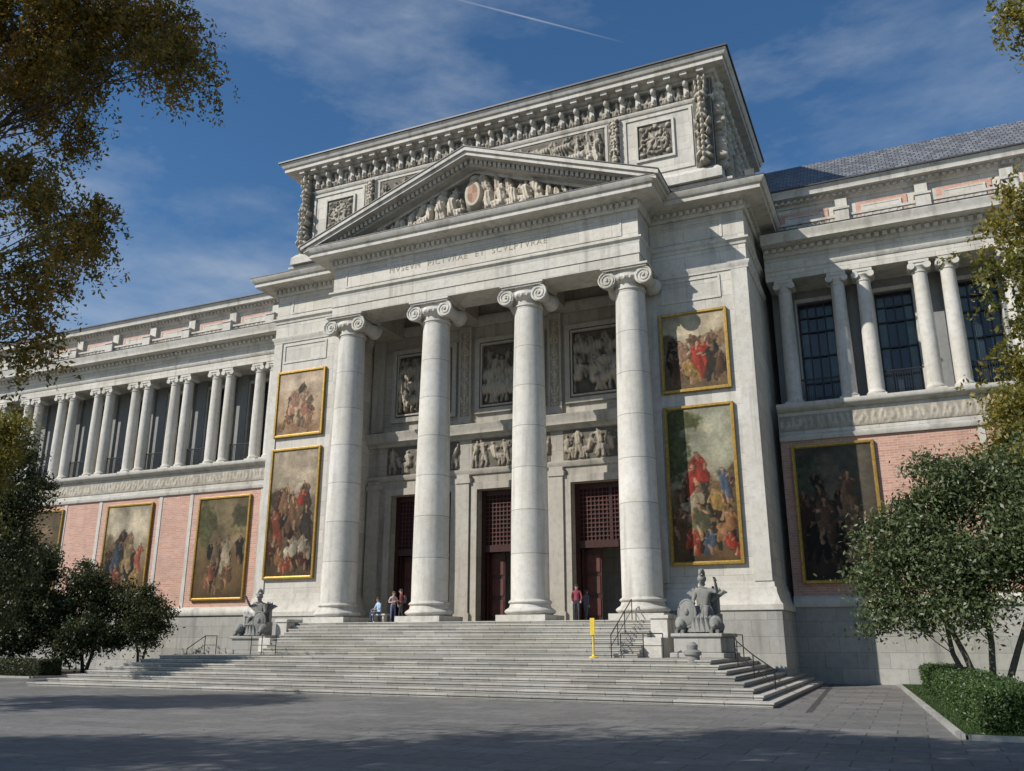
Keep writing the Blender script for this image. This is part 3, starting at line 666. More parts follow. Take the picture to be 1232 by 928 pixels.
# ================================================================== PAINTINGS
def mk_paintmat():
    m, nt, b = newmat("oil_painting_print")
    at = N(nt, "ShaderNodeAttribute", attribute_name="Col")
    tc = N(nt, "ShaderNodeTexCoord").outputs["Object"]
    c = mix(nt, 1., at.outputs["Color"], ramp(nt, noise(nt, tc, 7, 6, .7), [(.3, .75), (.7, 1.15)]), 'MULTIPLY')
    L(nt, c, b.inputs["Base Color"]); b.inputs["Roughness"].default_value = .55; b.inputs["Specular IOR Level"].default_value = .2
    return m
M_paint = mk_paintmat()
def painting(x0, x1, z0, z1, y, seed, top, bot, cloud, cloudamt, figs, masses=(), extra=10, pal=None, zone=(.1, .9, .03, .5), gain=1.):
    root = empty("framed_painting", ((x0+x1)/2, y, z0)); off = Vector(root.location)
    W, H = x1-x0, z1-z0; nx = int(W*42); nz = int(H*42)
    U, V = np.meshgrid(np.linspace(0, 1, nx), np.linspace(0, 1, nz)); asp = H/W
    X = U; Z = V*asp
    wx = X+(fbm(X*7, Z*7, seed)-.5)*.09+(fbm(X*22, Z*22, seed+31)-.5)*.025; wz = Z+(fbm(X*7+30, Z*7, seed+1)-.5)*.09+(fbm(X*22, Z*22, seed+33)-.5)*.025
    s = np.clip((V-.35)/.35+(fbm(X*3, Z*3, seed+2)-.5)*.9, 0, 1)[..., None]
    C = np.array(bot)*(1-s)+np.array(top)*s
    cl = np.clip((fbm(X*3.2, Z*4.5, seed+3)-.45)*4, 0, 1)[..., None]*s*cloudamt; C = C*(1-cl)+np.array(cloud)*cl
    C = C*(.7+.6*fbm(X*11, Z*11, seed+4))[..., None]
    LT = [(.35+1.15*fbm(X*20, Z*9, seed+11+k)) for k in range(5)]
    for mx, mz, rx, rz, col in masses:
        dd = np.hypot((wx-mx)/rx, (wz/asp-mz)/rz)+(fbm(X*9, Z*9, seed+6)-.5)*.9
        k = np.clip((1-dd)*4, 0, 1)[..., None]; C = C*(1-k)+np.array(col)*k*(.4+1.1*fbm(X*22, Z*22, seed+7))[..., None]
    r = np.random.RandomState(seed)
    pal = pal or [f[3] for f in figs]
    bgf = []
    for i in range(extra):
        c_ = np.array(pal[r.randint(len(pal))])*r.uniform(.2, .5); bgf.append((r.uniform(zone[0], zone[1]), r.uniform(zone[2], zone[3]), r.uniform(.35, .55), tuple(c_), None))
    bgf.sort(key=lambda f: -f[1])
    for fi, (fx, fz, fh, col, kind) in enumerate(bgf+list(figs)):
        bgd = fi < len(bgf)
        col = np.array(col); skin = np.array((.44, .27, .17))*(.6 if bgd else 1.); dk = r.uniform(.65, 1.0)
        for p, q, rad, part in figure_parts(fx, fz*asp, fh, r, kind=kind):
            if part == 'cloth': rad *= 1.3
            dd = cap_d(wx, wz, p, q); k = np.clip((rad-dd)/.014, 0, 1)[..., None]*.95
            mxp = (p[0]+q[0])/2; lit = np.clip(.62-(wx-mxp)/(rad*2.0)*.55, .06, 1.1)*LT[fi % 5]
            base = skin if part in ('skin', 'head') else col
            Cn = base*(lit*dk)[..., None]
            if part == 'head': Cn = np.where((dd > rad*.3)[..., None] & (wz > q[1]+.1*rad)[..., None], np.array((.05, .035, .02)), Cn)
            edge = np.clip((dd-rad*.75)/(rad*.25), 0, 1)[..., None]; Cn = Cn*(1-.55*edge)
            C = C*(1-k)+Cn*k
    C = C*np.clip(.3+1.3*fbm(X*2.4+3, Z*2.4, seed+21), .3, 1.1)[..., None]
    ix = np.clip(np.arange(nx)[None, :]+((fbm(X*16, Z*16, seed+22)-.5)*5).astype(int), 0, nx-1); iz = np.clip(np.arange(nz)[:, None]+((fbm(X*16+5, Z*16, seed+23)-.5)*7).astype(int), 0, nz-1)
    C = C[iz, ix]*.7+C*.3
    vg = np.clip(np.minimum(np.minimum(U, 1-U)*W, np.minimum(V, 1-V)*H)/.6, 0, 1)*.3+.7
    C = C*np.array([1.03, .96, .84])
    C = np.clip(C*vg[..., None]*gain, 0, .75)
    P = np.stack([x0+U*W, np.full_like(U, y-.12), z0+V*H], -1)-np.array(off)
    grid_obj("canvas", P, M_paint, root, C, False)
    f = MB(); ox, oy, oz = off
    frame(f, x0-.13-ox, x1+.13-ox, z0-.13-oz, z1+.13-oz, y-oy, .14, .2); frame(f, x0-.0-ox, x1+.0-ox, z0-.0-oz, z1+.0-oz, y-oy-.002, .05, .15)
    f.box(x0+.0-ox, x1-ox, -.08, -.01, z0-oz, z1-oz)
    f.obj("frame", M_gold, root, bevel=.02)
RD = (.40, .05, .03); WH = (.42, .36, .26); BL = (.08, .12, .19); BR = (.17, .095, .05); YL = (.40, .26, .08); DK = (.05, .04, .03); GR = (.11, .12, .07); PK = (.44, .27, .19)
painting(-10.55, -7.2, 14.6, 18.75, YA, 1, (.42, .37, .28), (.12, .085, .05), (.52, .47, .37), .8,
 [(.33, .22, .52, PK, 'stand'), (.62, .25, .5, RD, 'stand'), (.22, .1, .5, BR, 'stand'), (.52, .1, .66, RD, 'stand'), (.76, .1, .6, DK, 'stand'), (.9, .08, .5, BR, 'stand'), (.4, .08, .5, YL, 'sit')], [(.1, .6, .2, .15, (.16, .12, .08)), (.92, .62, .15, .15, (.24, .16, .1))], 16, [BR, DK, GR, PK], (.08, .92, .12, .4), 1.1)
painting(-10.55, -7.2, 5.75, 13.6, YA, 2, (.24, .25, .20), (.08, .05, .025), (.42, .39, .29), .8,
 [(.22, .38, .5, BR, None), (.82, .38, .5, BL, None), (.52, .44, .75, RD, 'sit'), (.35, .26, .6, WH, 'sit'), (.70, .27, .55, YL, 'sit'), (.15, .16, .55, BR, 'sit'), (.5, .15, .62, GR, 'sit'), (.85, .14, .55, (.36, .18, .08), 'sit'), (.25, .05, .5, (.36, .06, .03), 'sit'), (.60, .05, .45, BL, 'sit'), (.88, .04, .42, RD, 'sit')],
 [(.04, .72, .30, .26, (.06, .07, .025)), (.15, .92, .4, .1, (.07, .08, .03)), (.98, .5, .15, .15, (.08, .06, .03)), (.5, .35, .5, .2, (.09, .06, .03))], 16, [BR, DK, GR], (.1, .9, .03, .42), 1.25)
painting(-36.0, -32.5, 14.6, 18.75, YA, 3, (.46, .37, .29), (.28, .2, .13), (.56, .48, .40), .9,
 [(.5, .3, .6, (.48, .34, .24), 'sit'), (.42, .36, .5, (.44, .26, .19), 'sit'), (.25, .12, .35, BR, 'sit'), (.75, .1, .35, (.3, .2, .12), 'sit'), (.62, .22, .45, (.36, .17, .12), 'sit')], [(.5, .12, .5, .12, (.2, .12, .07)), (.5, .5, .35, .3, (.38, .28, .19))], 9, [(.4, .3, .2), (.3, .2, .13)], (.2, .8, .1, .6), 1.15)
painting(-36.0, -32.5, 5.75, 13.6, YA, 4, (.22, .19, .15), (.06, .04, .022), (.36, .31, .25), .8,
 [(.68, .50, .5, RD, 'sit'), (.3, .5, .5, BR, 'reach'), (.5, .36, .6, BR, 'stand'), (.2, .25, .6, (.32, .08, .04), 'stand'), (.85, .28, .6, DK, 'stand'), (.58, .1, .6, (.5, .46, .38), 'sit'), (.78, .14, .5, (.46, .42, .35), 'sit'), (.25, .05, .5, (.28, .14, .07), 'sit'), (.45, .02, .42, (.26, .06, .03), 'sit')],
 [(.2, .62, .25, .1, (.06, .04, .025)), (.70, .24, .16, .07, (.44, .40, .33)), (.5, .4, .5, .2, (.08, .055, .035)), (.85, .35, .15, .15, (.06, .04, .03))], 18, [BR, DK, (.2, .06, .04)], (.05, .95, .05, .55), 1.25)
painting(-4.85, -.95, 5.0, 12.0, 48, 5, (.055, .05, .04), (.03, .022, .016), (.15, .13, .10), .6,
 [(.3, .46, .55, (.10, .07, .05), None), (.64, .5, .55, (.26, .15, .09), 'stand'), (.33, .28, .6, (.14, .08, .05), 'stand'), (.74, .3, .5, (.18, .1, .07), 'sit'), (.80, .12, .5, (.44, .27, .17), 'sit'), (.4, .08, .4, (.10, .06, .04), 'sit'), (.58, .08, .42, (.42, .26, .17), 'sit'), (.9, .04, .38, (.45, .3, .10), 'sit')], [(.15, .75, .2, .2, (.04, .05, .035))], 12, [(.1, .06, .04), (.2, .1, .06), (.06, .06, .05)], (.1, .95, .05, .6), 1.5)
painting(-46.2, -41.75, 4.85, 11.85, 48, 6, (.15, .12, .065), (.09, .06, .03), (.24, .2, .12), .7,
 [(.4, .3, .5, (.3, .22, .14), 'stand'), (.6, .24, .6, (.42, .36, .26), 'stand'), (.35, .12, .45, (.28, .12, .07), 'sit'), (.72, .1, .45, BR, 'sit'), (.5, .04, .4, (.26, .18, .1), 'sit')], [(.15, .75, .25, .25, (.06, .06, .025)), (.85, .8, .2, .15, (.07, .065, .03))], 7, [BR, DK], (.1, .9, .04, .4), 1.15)
painting(-55.35, -50.95, 4.85, 11.85, 48, 7, (.34, .31, .25), (.12, .08, .04), (.46, .41, .32), .8,
 [(.6, .52, .42, (.4, .25, .16), 'sit'), (.3, .3, .5, BL, None), (.55, .3, .55, (.4, .3, .16), 'stand'), (.8, .28, .5, (.34, .1, .06), 'stand'), (.4, .08, .5, (.32, .08, .05), 'sit'), (.75, .06, .5, YL, 'sit'), (.2, .04, .4, BR, 'sit')], [(.15, .5, .2, .2, (.12, .09, .05))], 12, [BR, GR, DK], (.1, .9, .05, .5), 1.1)
painting(-64.6, -60.4, 4.85, 11.85, 48, 8, (.12, .09, .05), (.04, .03, .02), (.2, .15, .1), .6, [(.4, .4, .5, BR, 'stand'), (.7, .3, .6, DK, 'stand'), (.5, .1, .5, (.3, .2, .1), 'sit')])

# ================================================================== STEPS
st = MB()
NS = 8
for i in range(NS):
    x0, x1, y0, y1 = -38.8+.56*i, -4.4-.40*i, 30.2+.6*i, (47.0 if i < 3 else 43.0)
    st.box(x0, x1, y0, y1, i*.17, i*.17+.11)
    st.box(x0-.045, x1+.045, y0-.045, y1+.002*i, i*.17+.11, (i+1)*.17)
so = st.obj("stone_staircase", M_step, None, bevel=.012)
us = MB(); z0 = 1.36; nr = 10
for i in range(nr):
    rh = (ZF-z0)/nr; y1 = 46.49 if i == nr-1 else 44
    us.box(-31.2, -10.9, 37.4+.33*i, y1, z0+i*rh, z0+i*rh+rh-.055)
    us.box(-31.2, -10.9, 37.36+.33*i, y1, z0+i*rh+rh-.055, z0+(i+1)*rh)
us.obj("upper_flight", M_stepup, so, bevel=.01)
ch = MB()
for x0, x1 in ((-31.95, -31.22), (-10.88, -10.1)):
    ch.box(x0, x1, 39.6, 42.9, z0-.02, 3.02); ch.box(x0-.06, x1+.06, 39.54, 42.92, 3.021, 3.18)
    ch.box(x0-.02, x1+.02, 38.3, 39.53, z0-.02, 2.2)
ch.obj("cheek_walls", M_plain, so, bevel=.02)

# ================================================================== STATUES
def skin_obj(name, verts, edges, radii, mat, parent, root=0, sub=1):
    me = bpy.data.meshes.new(name); me.from_pydata(verts, edges, []); me.materials.append(mat)
    ob = bpy.data.objects.new(name, me); link(ob, parent)
    sk = ob.modifiers.new("Skin", 'SKIN'); sk.use_smooth_shade = True
    sv = me.skin_vertices[0].data
    for i, rr in enumerate(radii):
        sv[i].radius = (rr, rr) if isinstance(rr, (int, float)) else rr; sv[i].use_root = (i == root)
    ss = ob.modifiers.new("Sub", 'SUBSURF'); ss.levels = sub; ss.render_levels = sub
    return ob
def body(pose, h):
    J = pose; names = list(J.keys()); s = h/1.75
    E = [('pelvis', 'waist'), ('waist', 'chest'), ('chest', 'neckb'), ('neckb', 'neck'), ('neck', 'head'), ('head', 'crown')]
    for k in 'LR':
        E += [('chest', 'sh'+k), ('sh'+k, 'el'+k), ('el'+k, 'wr'+k), ('pelvis', 'hip'+k), ('hip'+k, 'kn'+k), ('kn'+k, 'an'+k), ('an'+k, 'toe'+k)]
    R = dict(pelvis=(.15, .12), waist=(.125, .1), chest=(.16, .115), neckb=(.07, .07), neck=.055, head=(.078, .098), crown=(.07, .085))
    for k in 'LR': R.update({'sh'+k: .062, 'el'+k: .043, 'wr'+k: .030, 'hip'+k: .088, 'kn'+k: .06, 'an'+k: .042, 'toe'+k: .035})
    V = [tuple(c*s for c in J[n]) for n in names]; I = {n: i for i, n in enumerate(names)}
    rad = [tuple(q*s for q in R[n]) if isinstance(R[n], tuple) else R[n]*s for n in names]
    return V, [(I[a], I[b]) for a, b in E], rad, I
def stand_pose(stride=.12, armf=.05, lean=0., bend=(.0, .0)):
    P = dict(pelvis=(0, 0, .95), waist=(0, -.01-lean*.2, 1.1), chest=(0, -lean*.5, 1.32), neckb=(0, -lean*.7, 1.45), neck=(0, -.01-lean*.8, 1.52), head=(0, -.03-lean, 1.6), crown=(0, -.02-lean, 1.68))
    for k, s in (('L', -1), ('R', 1)):
        st_ = stride*s
        P['sh'+k] = (s*.185, -lean*.6, 1.40); P['el'+k] = (s*.25, .04-armf*s-lean*.4, 1.12)
        b = bend[0 if s < 0 else 1]
        P['wr'+k] = (s*.24-s*.1*b, -.06-armf*s*1.5-.18*b-lean*.4, .88+.26*b)
        P['hip'+k] = (s*.09, 0, .90); P['kn'+k] = (s*.10, -.03-st_*.5, .50); P['an'+k] = (s*.10, .02-st_, .08); P['toe'+k] = (s*.12, -.14-st_, .035)
    return P
def sit_pose(seat=.45, spread=.14):
    P = dict(pelvis=(0, 0, seat+.10), waist=(0, -.01, seat+.26), chest=(0, -.05, seat+.48), neckb=(0, -.07, seat+.61), neck=(0, -.09, seat+.68), head=(0, -.12, seat+.76), crown=(0, -.11, seat+.84))
    for k, s in (('L', -1), ('R', 1)):
        P['sh'+k] = (s*.185, -.05, seat+.56); P['el'+k] = (s*.27, -.12, seat+.30); P['wr'+k] = (s*.17, -.34, seat+.24)
        P['hip'+k] = (s*.1, -.04, seat+.08); P['kn'+k] = (s*spread, -.46, seat+.09); P['an'+k] = (s*spread, -.44, .08); P['toe'+k] = (s*(spread+.02), -.60, .035)
    return P
def hand(parent, wr, el, s, mat):
    w_ = Vector(wr); d = (w_-Vector(el)).normalized(); u = d.cross(Vector((0, 1, 0))).normalized() if abs(d.y) < .9 else Vector((1, 0, 0)); n_ = d.cross(u)
    m = MB()
    m.tube([w_-d*.01*s, w_+d*.05*s, w_+d*.09*s], [.026*s, .036*s, .03*s], 8)
    for i, (o, ln) in enumerate(((-.028, .066), (-.010, .076), (.010, .072), (.028, .056))):
        b = w_+d*.085*s+u*o*s; m.tube([b-d*.012*s, b+d*ln*.45*s, b+d*ln*.8*s+n_*.012*s, b+d*ln*s+n_*.028*s], [.0095*s, .009*s, .008*s, .006*s], 6)
    b = w_+d*.03*s-u*.03*s; m.tube([b, b-u*.025*s+d*.025*s+n_*.01*s, b-u*.03*s+d*.055*s+n_*.02*s], [.013*s, .011*s, .007*s], 6)
    return m.obj("hand", mat, parent, True)
def clothmat(name, pants, shirt, skin, zw, zn, shoe=(.03, .03, .03)):
    m, nt, b = newmat(name)
    tc = N(nt, "ShaderNodeTexCoord").outputs["Object"]; sp = N(nt, "ShaderNodeSeparateXYZ"); L(nt, tc, sp.inputs[0])
    c = mix(nt, math_(nt, 'GREATER_THAN', sp.outputs[2], .09), shoe, pants)
    c = mix(nt, math_(nt, 'GREATER_THAN', sp.outputs[2], zw), c, shirt)
    c = mix(nt, math_(nt, 'GREATER_THAN', sp.outputs[2], zn), c, skin)
    c = mix(nt, 1., c, ramp(nt, noise(nt, tc, 9, 4), [(.3, .75), (.7, 1.1)]), 'MULTIPLY')
    L(nt, c, b.inputs["Base Color"]); b.inputs["Roughness"].default_value = .8; return m
M_eye = plain("eye_dark", (.02, .015, .01), .3)
def person(name, loc, rot, pose, h, pants, shirt, skin, hair, zw, longhair=False, bag=None):
    root = empty(name, loc); root.rotation_euler = (0, 0, rot); s = h/1.75
    zn = (pose['neck'][2]-.02)*s
    mt = clothmat(name+"_clothes", pants, shirt, skin, zw*s, zn); ms = plain(name+"_skin", skin, .6, 0, .1); mh = plain(name+"_hair", hair, .7, 0, .3, 20)
    V, E, R, I = body(pose, h); skin_obj("body", V, E, R, mt, root)
    for k in 'LR': hand(root, V[I['wr'+k]], V[I['el'+k]], s, ms)
    hx, hy, hz = V[I['head']]; hz += .02*s
    f = MB(); f.ell((hx, hy-.095*s, hz), (.013*s, .02*s, .025*s), 8, 6)
    f.ell((hx, hy-.085*s, hz-.05*s), (.028*s, .012*s, .008*s), 8, 6)
    for q in (-1, 1): f.ell((hx+q*.082*s, hy, hz), (.012*s, .022*s, .032*s), 8, 6)
    f.obj("face", ms, root, True)
    e = MB()
    for q in (-1, 1): e.ell((hx+q*.032*s, hy-.086*s, hz+.022*s), (.012*s, .008*s, .008*s), 8, 6)
    e.obj("eyes", M_eye, root, True)
    g = MB(); g.ell((hx, hy+.02*s, hz+.05*s), (.09*s, .105*s, .085*s), 14, 10)
    if longhair: g.ell((hx, hy+.075*s, hz-.08*s), (.08*s, .05*s, .16*s), 12, 8)
    g.obj("hair", mh, root, True)
    if bag:
        bg = MB(); bg.ell((0, .17*s, 1.2*s), (.15*s, .1*s, .22*s), 14, 10); bg.obj("backpack", plain(name+"_bag", bag, .7), root, True)
    return root
SK = (.50, .32, .24)
person("seated_visitor", (-26.55, 41.5, 3.0), math.radians(-25), sit_pose(.45), 1.72, (.06, .08, .14), (.42, .55, .70), SK, (.08, .05, .03), .56)
bn = MB(); bn.box(-27.0, -26.1, 41.35, 41.85, 3.38, 3.46); bn.box(-26.9, -26.8, 41.4, 41.8, 3.0, 3.38); bn.box(-26.3, -26.2, 41.4, 41.8, 3.0, 3.38); bn.obj("stone_bench", M_plain, None)
person("standing_visitor", (-25.8, 41.7, 3.0), math.radians(60), stand_pose(.05, .05, .04, (.9, .2)), 1.66, (.12, .16, .28), (.55, .42, .40), SK, (.12, .07, .04), .98, True)
person("standing_visitor", (-25.15, 41.5, 3.0), math.radians(-70), stand_pose(.1, .05, .03, (.3, .8)), 1.76, (.03, .03, .04), (.20, .05, .05), SK, (.04, .03, .02), .98, False, (.05, .05, .06))
person("walking_visitor", (-15.35, 42.2, 3.0), math.radians(15), stand_pose(.18, .09, .02, (.2, .2)), 1.80, (.03, .035, .05), (.26, .05, .07), SK, (.03, .02, .02), .98, False)
person("walking_visitor", (-15.7, 44.6, 3.0), math.radians(160), stand_pose(.16, .08, .02, (.1, .1)), 1.66, (.10, .10, .12), (.10, .10, .14), SK, (.05, .03, .02), .98, True)

def statue(loc, rot, mirror=1, sc=1.):
    root = empty("allegorical_statue", loc); root.rotation_euler = (0, 0, rot); root.scale = (sc, sc, sc*1.04)
    m = MB()
    m.box(-1.05, 1.05, -.95, .95, 0, .18); m.box(-.92, .92, -.82, .82, .181, .72); m.box(-1.0, 1.0, -.9, .9, .721, .85)
    m.obj("pedestal", M_base, root, bevel=.03)
    P = sit_pose(.5, .2); P['elR'] = (.38, -.05, 1.0); P['wrR'] = (.42, -.28, 1.25)
    V, E, R, I = body(P, 2.54); R = [tuple(q*1.15 for q in r) if isinstance(r, tuple) else r*1.25 for r in R]
    V = [(x*mirror, y+.25, z+.86) for x, y, z in V]
    skin_obj("figure", V, E, R, M_statue, root, sub=2)
    for k in 'LR': hand(root, V[I['wr'+k]], V[I['el'+k]], 1.6, M_statue)
    hx, hy, hz = V[I['head']]
    d_ = MB()
    d_.ell((hx, hy+.02, hz+.12), (.17, .2, .15), 16, 10)
    pts = [(hx, hy-.22+.09*i, hz+.26+.16*math.sin(math.pi*i/6)) for i in range(7)]; d_.tube(pts, [.03, .06, .08, .09, .08, .07, .04], 8)
    d_.ell((hx, hy-.15, hz), (.03, .04, .05), 8, 6)
    d_.ell((-.42*mirror, -.55, 1.55), (.34, .1, .48), 20, 12)
    pts = [(-.42*mirror+.34*math.cos(a*.3), -.56, 1.55+.48*math.sin(a*.3)) for a in range(22)]; d_.tube(pts, .05, 8)
    d_.ell((-.42*mirror, -.64, 1.6), (.1, .08, .13), 10, 8)
    for s in (-1, 1):
        for q in range(6):
            a = math.radians(30+q*17); ln = 1.15-.11*q
            p0 = Vector((s*.2, .42, 2.0)); p1 = p0+Vector((s*math.cos(a)*ln*.5, .12, math.sin(a)*ln*.6)); p2 = p0+Vector((s*(math.cos(a)*ln*.62), .16, math.sin(a)*ln*.2-.12*q+.2))
            d_.tube([p0, p1, p2], [.09, .085, .025], 6)
    for q in range(9):
        a = -1.2+q*.3; d_.tube([(.32*math.sin(a), .1-.35*math.cos(a)*.6, 1.75), (.5*math.sin(a), -.45*math.cos(a)-.1, 1.35), (.62*math.sin(a), -.55*math.cos(a)-.08, .88)], [.08, .11, .12], 8)
    d_.box(-.5, .5, .1, .78, .86, 1.55); d_.box(-.42, .42, .5, .8, 1.551, 2.25)
    for s in (-1, 1):
        d_.ell((s*.68, -.35, 1.08), (.24, .34, .22), 14, 10); d_.ell((s*.68, -.62, 1.16), (.2, .2, .22), 14, 10); d_.ell((s*.68, -.8, 1.1), (.1, .11, .09), 10, 8)
        d_.ell((s*.68, -.55, 1.2), (.26, .14, .27), 12, 8)
        for t_ in (-1, 1): d_.tube([(s*.68+t_*.12, -.5, .98), (s*.68+t_*.12, -.82, .9)], [.08, .07], 8)
    d_.obj("wings_shield_and_throne", M_statue, root, True)
statue((-8.35, 39.0, 1.36), math.radians(-8), 1, 1.14)
statue((-33.1, 39.4, 1.36), math.radians(12), -1, 1.05)

# ================================================================== RAILINGS etc.
def rail(name, pts, h=.95, mid=True):
    m = MB(); top = [(x, y, z+h) for x, y, z in pts]; m.tube(top, .025, 8)
    if mid: m.tube([(x, y, z+h*.5) for x, y, z in pts], .016, 6)
    for x, y, z in pts: m.tube([(x, y, z-.02), (x, y, z+h)], .022, 8)
    return m.obj(name, M_iron, None, True)
rail("iron_handrail", [(-12.0, 37.2, 1.36), (-12.0, 38.2, 1.85), (-12.0, 39.3, 2.4), (-12.0, 40.5, 2.98)])
rail("iron_handrail", [(-11.6, 37.3, 1.36), (-10.6, 37.3, 1.36), (-9.8, 37.5, 1.36)], 1.0)
rail("iron_handrail", [(-7.0, 40.6, 1.36), (-7.0, 38.6, 1.36), (-6.6, 36.8, 1.10), (-5.8, 35.6, .6), (-4.9, 34.6, .1)])
rail("iron_handrail", [(-36.6, 38.0, .68), (-35.0, 37.6, 1.36), (-34.2, 37.6, 1.36)])
rail("iron_handrail", [(-31.6, 37.3, 1.36), (-30.9, 37.3, 1.36), (-30.0, 37.3, 1.36)])
y_ = MB(); y_.tube([(-12.6, 36.6, 1.36), (-12.6, 36.6, 2.9)], .045, 12); y_.box(-12.7, -12.5, 36.5, 36.54, 2.3, 3.0); y_.lathe(-12.6, 36.6, [(.2, 1.361), (.2, 1.4), (.08, 1.44), (.06, 1.5)], 16)
y_.obj("yellow_sign_post", M_yellow, None, True)
bl = MB(); bl.lathe(-7.9, 34.6, [(.36, .85), (.36, 1.2), (.28, 1.25), (.26, 1.5), (.34, 1.56), (.34, 1.66), (.2, 1.74), (.22, 1.9), (.1, 2.02)], 20); bl.box(-8.3, -7.5, 34.2, 35.0, .84, 1.1)
bl.obj("stone_pedestal", M_statue, None, True)

# ================================================================== GROUND
g = MB(); g.add([(-600, -400, 0), (600, -400, 0), (600, 900, 0), (-600, 900, 0)], [(0, 1, 2, 3)]); g.obj("plaza_pavement", M_pave)
def mk_grass(name, a_, b_):
    m, nt, b = newmat(name); tc = N(nt, "ShaderNodeTexCoord").outputs["Object"]
    c = mix(nt, ramp(nt, noise(nt, tc, 1.5, 8, .7), [(.35, 0), (.65, 1)]), a_, b_)
    c = mix(nt, ramp(nt, noise(nt, tc, 40, 3), [(.35, .6), (.6, 0)]), c, (.01, .02, .005))
    L(nt, c, b.inputs["Base Color"]); b.inputs["Roughness"].default_value = .9; bump(nt, b, noise(nt, tc, 35, 4), 1., .05); return m
M_grass = mk_grass("grass", (.05, .10, .015), (.08, .15, .025)); M_soil = mk_grass("soil_groundcover", (.03, .035, .012), (.06, .05, .03))
def sheet(name, poly, z, mat):
    m = MB(); m.add([(x, y, z) for x, y in poly], [tuple(range(len(poly)))]); return m.obj(name, mat)
lawn = empty("grass_lawn", (.8, 22.6, 0))
m = MB(); m.add([(x-.8, y-22.6, .06) for x, y in [(.8, 22.6), (60, 22.6), (60, 47.7), (-.9, 47.7)]], [(0, 1, 2, 3)]); m.obj("turf", M_grass, lawn)
sheet("planting_bed", [(-90, 36), (-46, 36), (-42.5, 47.7), (-90, 47.7)], .05, M_soil)
k = MB()
def kerb(p, q, wd=.14, z=.12):
    p = Vector(p); q = Vector(q); d_ = (q-p).normalized(); n_ = Vector((d_.y, -d_.x))*wd
    vs = [(*p, 0), (*q, 0), (*(q+n_), 0), (*(p+n_), 0)]; vs += [(a, b, z) for a, b, _ in vs]
    k.add(vs, [(0, 1, 2, 3), (4, 5, 6, 7), (0, 1, 5, 4), (1, 2, 6, 5), (2, 3, 7, 6), (3, 0, 4, 7)])
kerb((.8, 22.55), (60, 22.55)); kerb((-.95, 47.6), (.75, 22.6)); kerb((-46, 36), (-90, 36), -.14); kerb((-42.5, 47.6), (-46, 36), -.14)
k.obj("kerb", M_base)
sheet("drain_channel", [(-3.3, 29), (-3.1, 29), (-3.9, 47.6), (-4.1, 47.6)], .004, plain("dark_drain", (.07, .07, .07), .6))

# ================================================================== VEGETATION
def leafmesh(name, pts, size, mat, parent, rs, droop=.0, asp=.45):
    n = len(pts); a = rs.normal(size=(n, 3)); a[:, 2] -= droop; a /= np.linalg.norm(a, axis=1)[:, None]
    b = rs.normal(size=(n, 3)); b -= (b*a).sum(1)[:, None]*a; b /= np.linalg.norm(b, axis=1)[:, None]
    s = size*rs.uniform(.6, 1.35, n)[:, None]
    c = np.cross(a, b)*s*.12
    v = np.stack([pts-a*s, pts+b*s*asp+c, pts+a*s, pts-b*s*asp+c], 1).reshape(-1, 3)
    me = bpy.data.meshes.new(name); me.vertices.add(4*n); me.vertices.foreach_set("co", v.reshape(-1).astype(np.float32))
    me.loops.add(4*n); me.loops.foreach_set("vertex_index", np.arange(4*n, dtype=np.int32))
    me.polygons.add(n); me.polygons.foreach_set("loop_start", np.arange(0, 4*n, 4, dtype=np.int32)); me.update(calc_edges=True)
    me.materials.append(mat); return link(bpy.data.objects.new(name, me), parent)
rs = np.random.RandomState(77); gp = rs.rand(16000, 3); yy = 22.7+gp[:, 1]**1.5*24; xl = .8-(yy-22.6)*.068
gpts = np.stack([xl+.03+gp[:, 0]*(.9+3*(yy < 23.4))-.8, yy-22.6, np.full(16000, .085)], -1); leafmesh("grass_blades", gpts, .045, M_hedge, lawn, rs, 2.5, .12)
# fallen leaves on the plaza
fp_ = rs.rand(1400, 2); lx = -34+fp_[:, 0]*34; ly = 9+fp_[:, 1]**.8*27
keep = ~((ly > 29.9) & (lx > -39) & (lx < -4.3)); fpts = np.stack([lx[keep], ly[keep], np.full(keep.sum(), .02)], -1)
fo = leafmesh("fallen_leaves", fpts*np.array([1, 1, 0])+np.array([0, 0, .012]), .045, M_leafA, None, rs, 0., .5)
me = fo.data; co_ = np.empty(len(me.vertices)*3, np.float32); me.vertices.foreach_get("co", co_); co_ = co_.reshape(-1, 3); co_[:, 2] = .008+np.abs(co_[:, 2]-.012)*.25; me.vertices.foreach_set("co", co_.reshape(-1)); me.update()
def wiggle(p, q, n, amp, rs):
    p = Vector(p); q = Vector(q); out = []
    for i in range(n+1):
        t = i/n; k = math.sin(math.pi*t)*amp*(q-p).length; out.append(p.lerp(q, t)+Vector(rs.normal(size=3))*k*.5+Vector((0, 0, k*.5)))
    return out
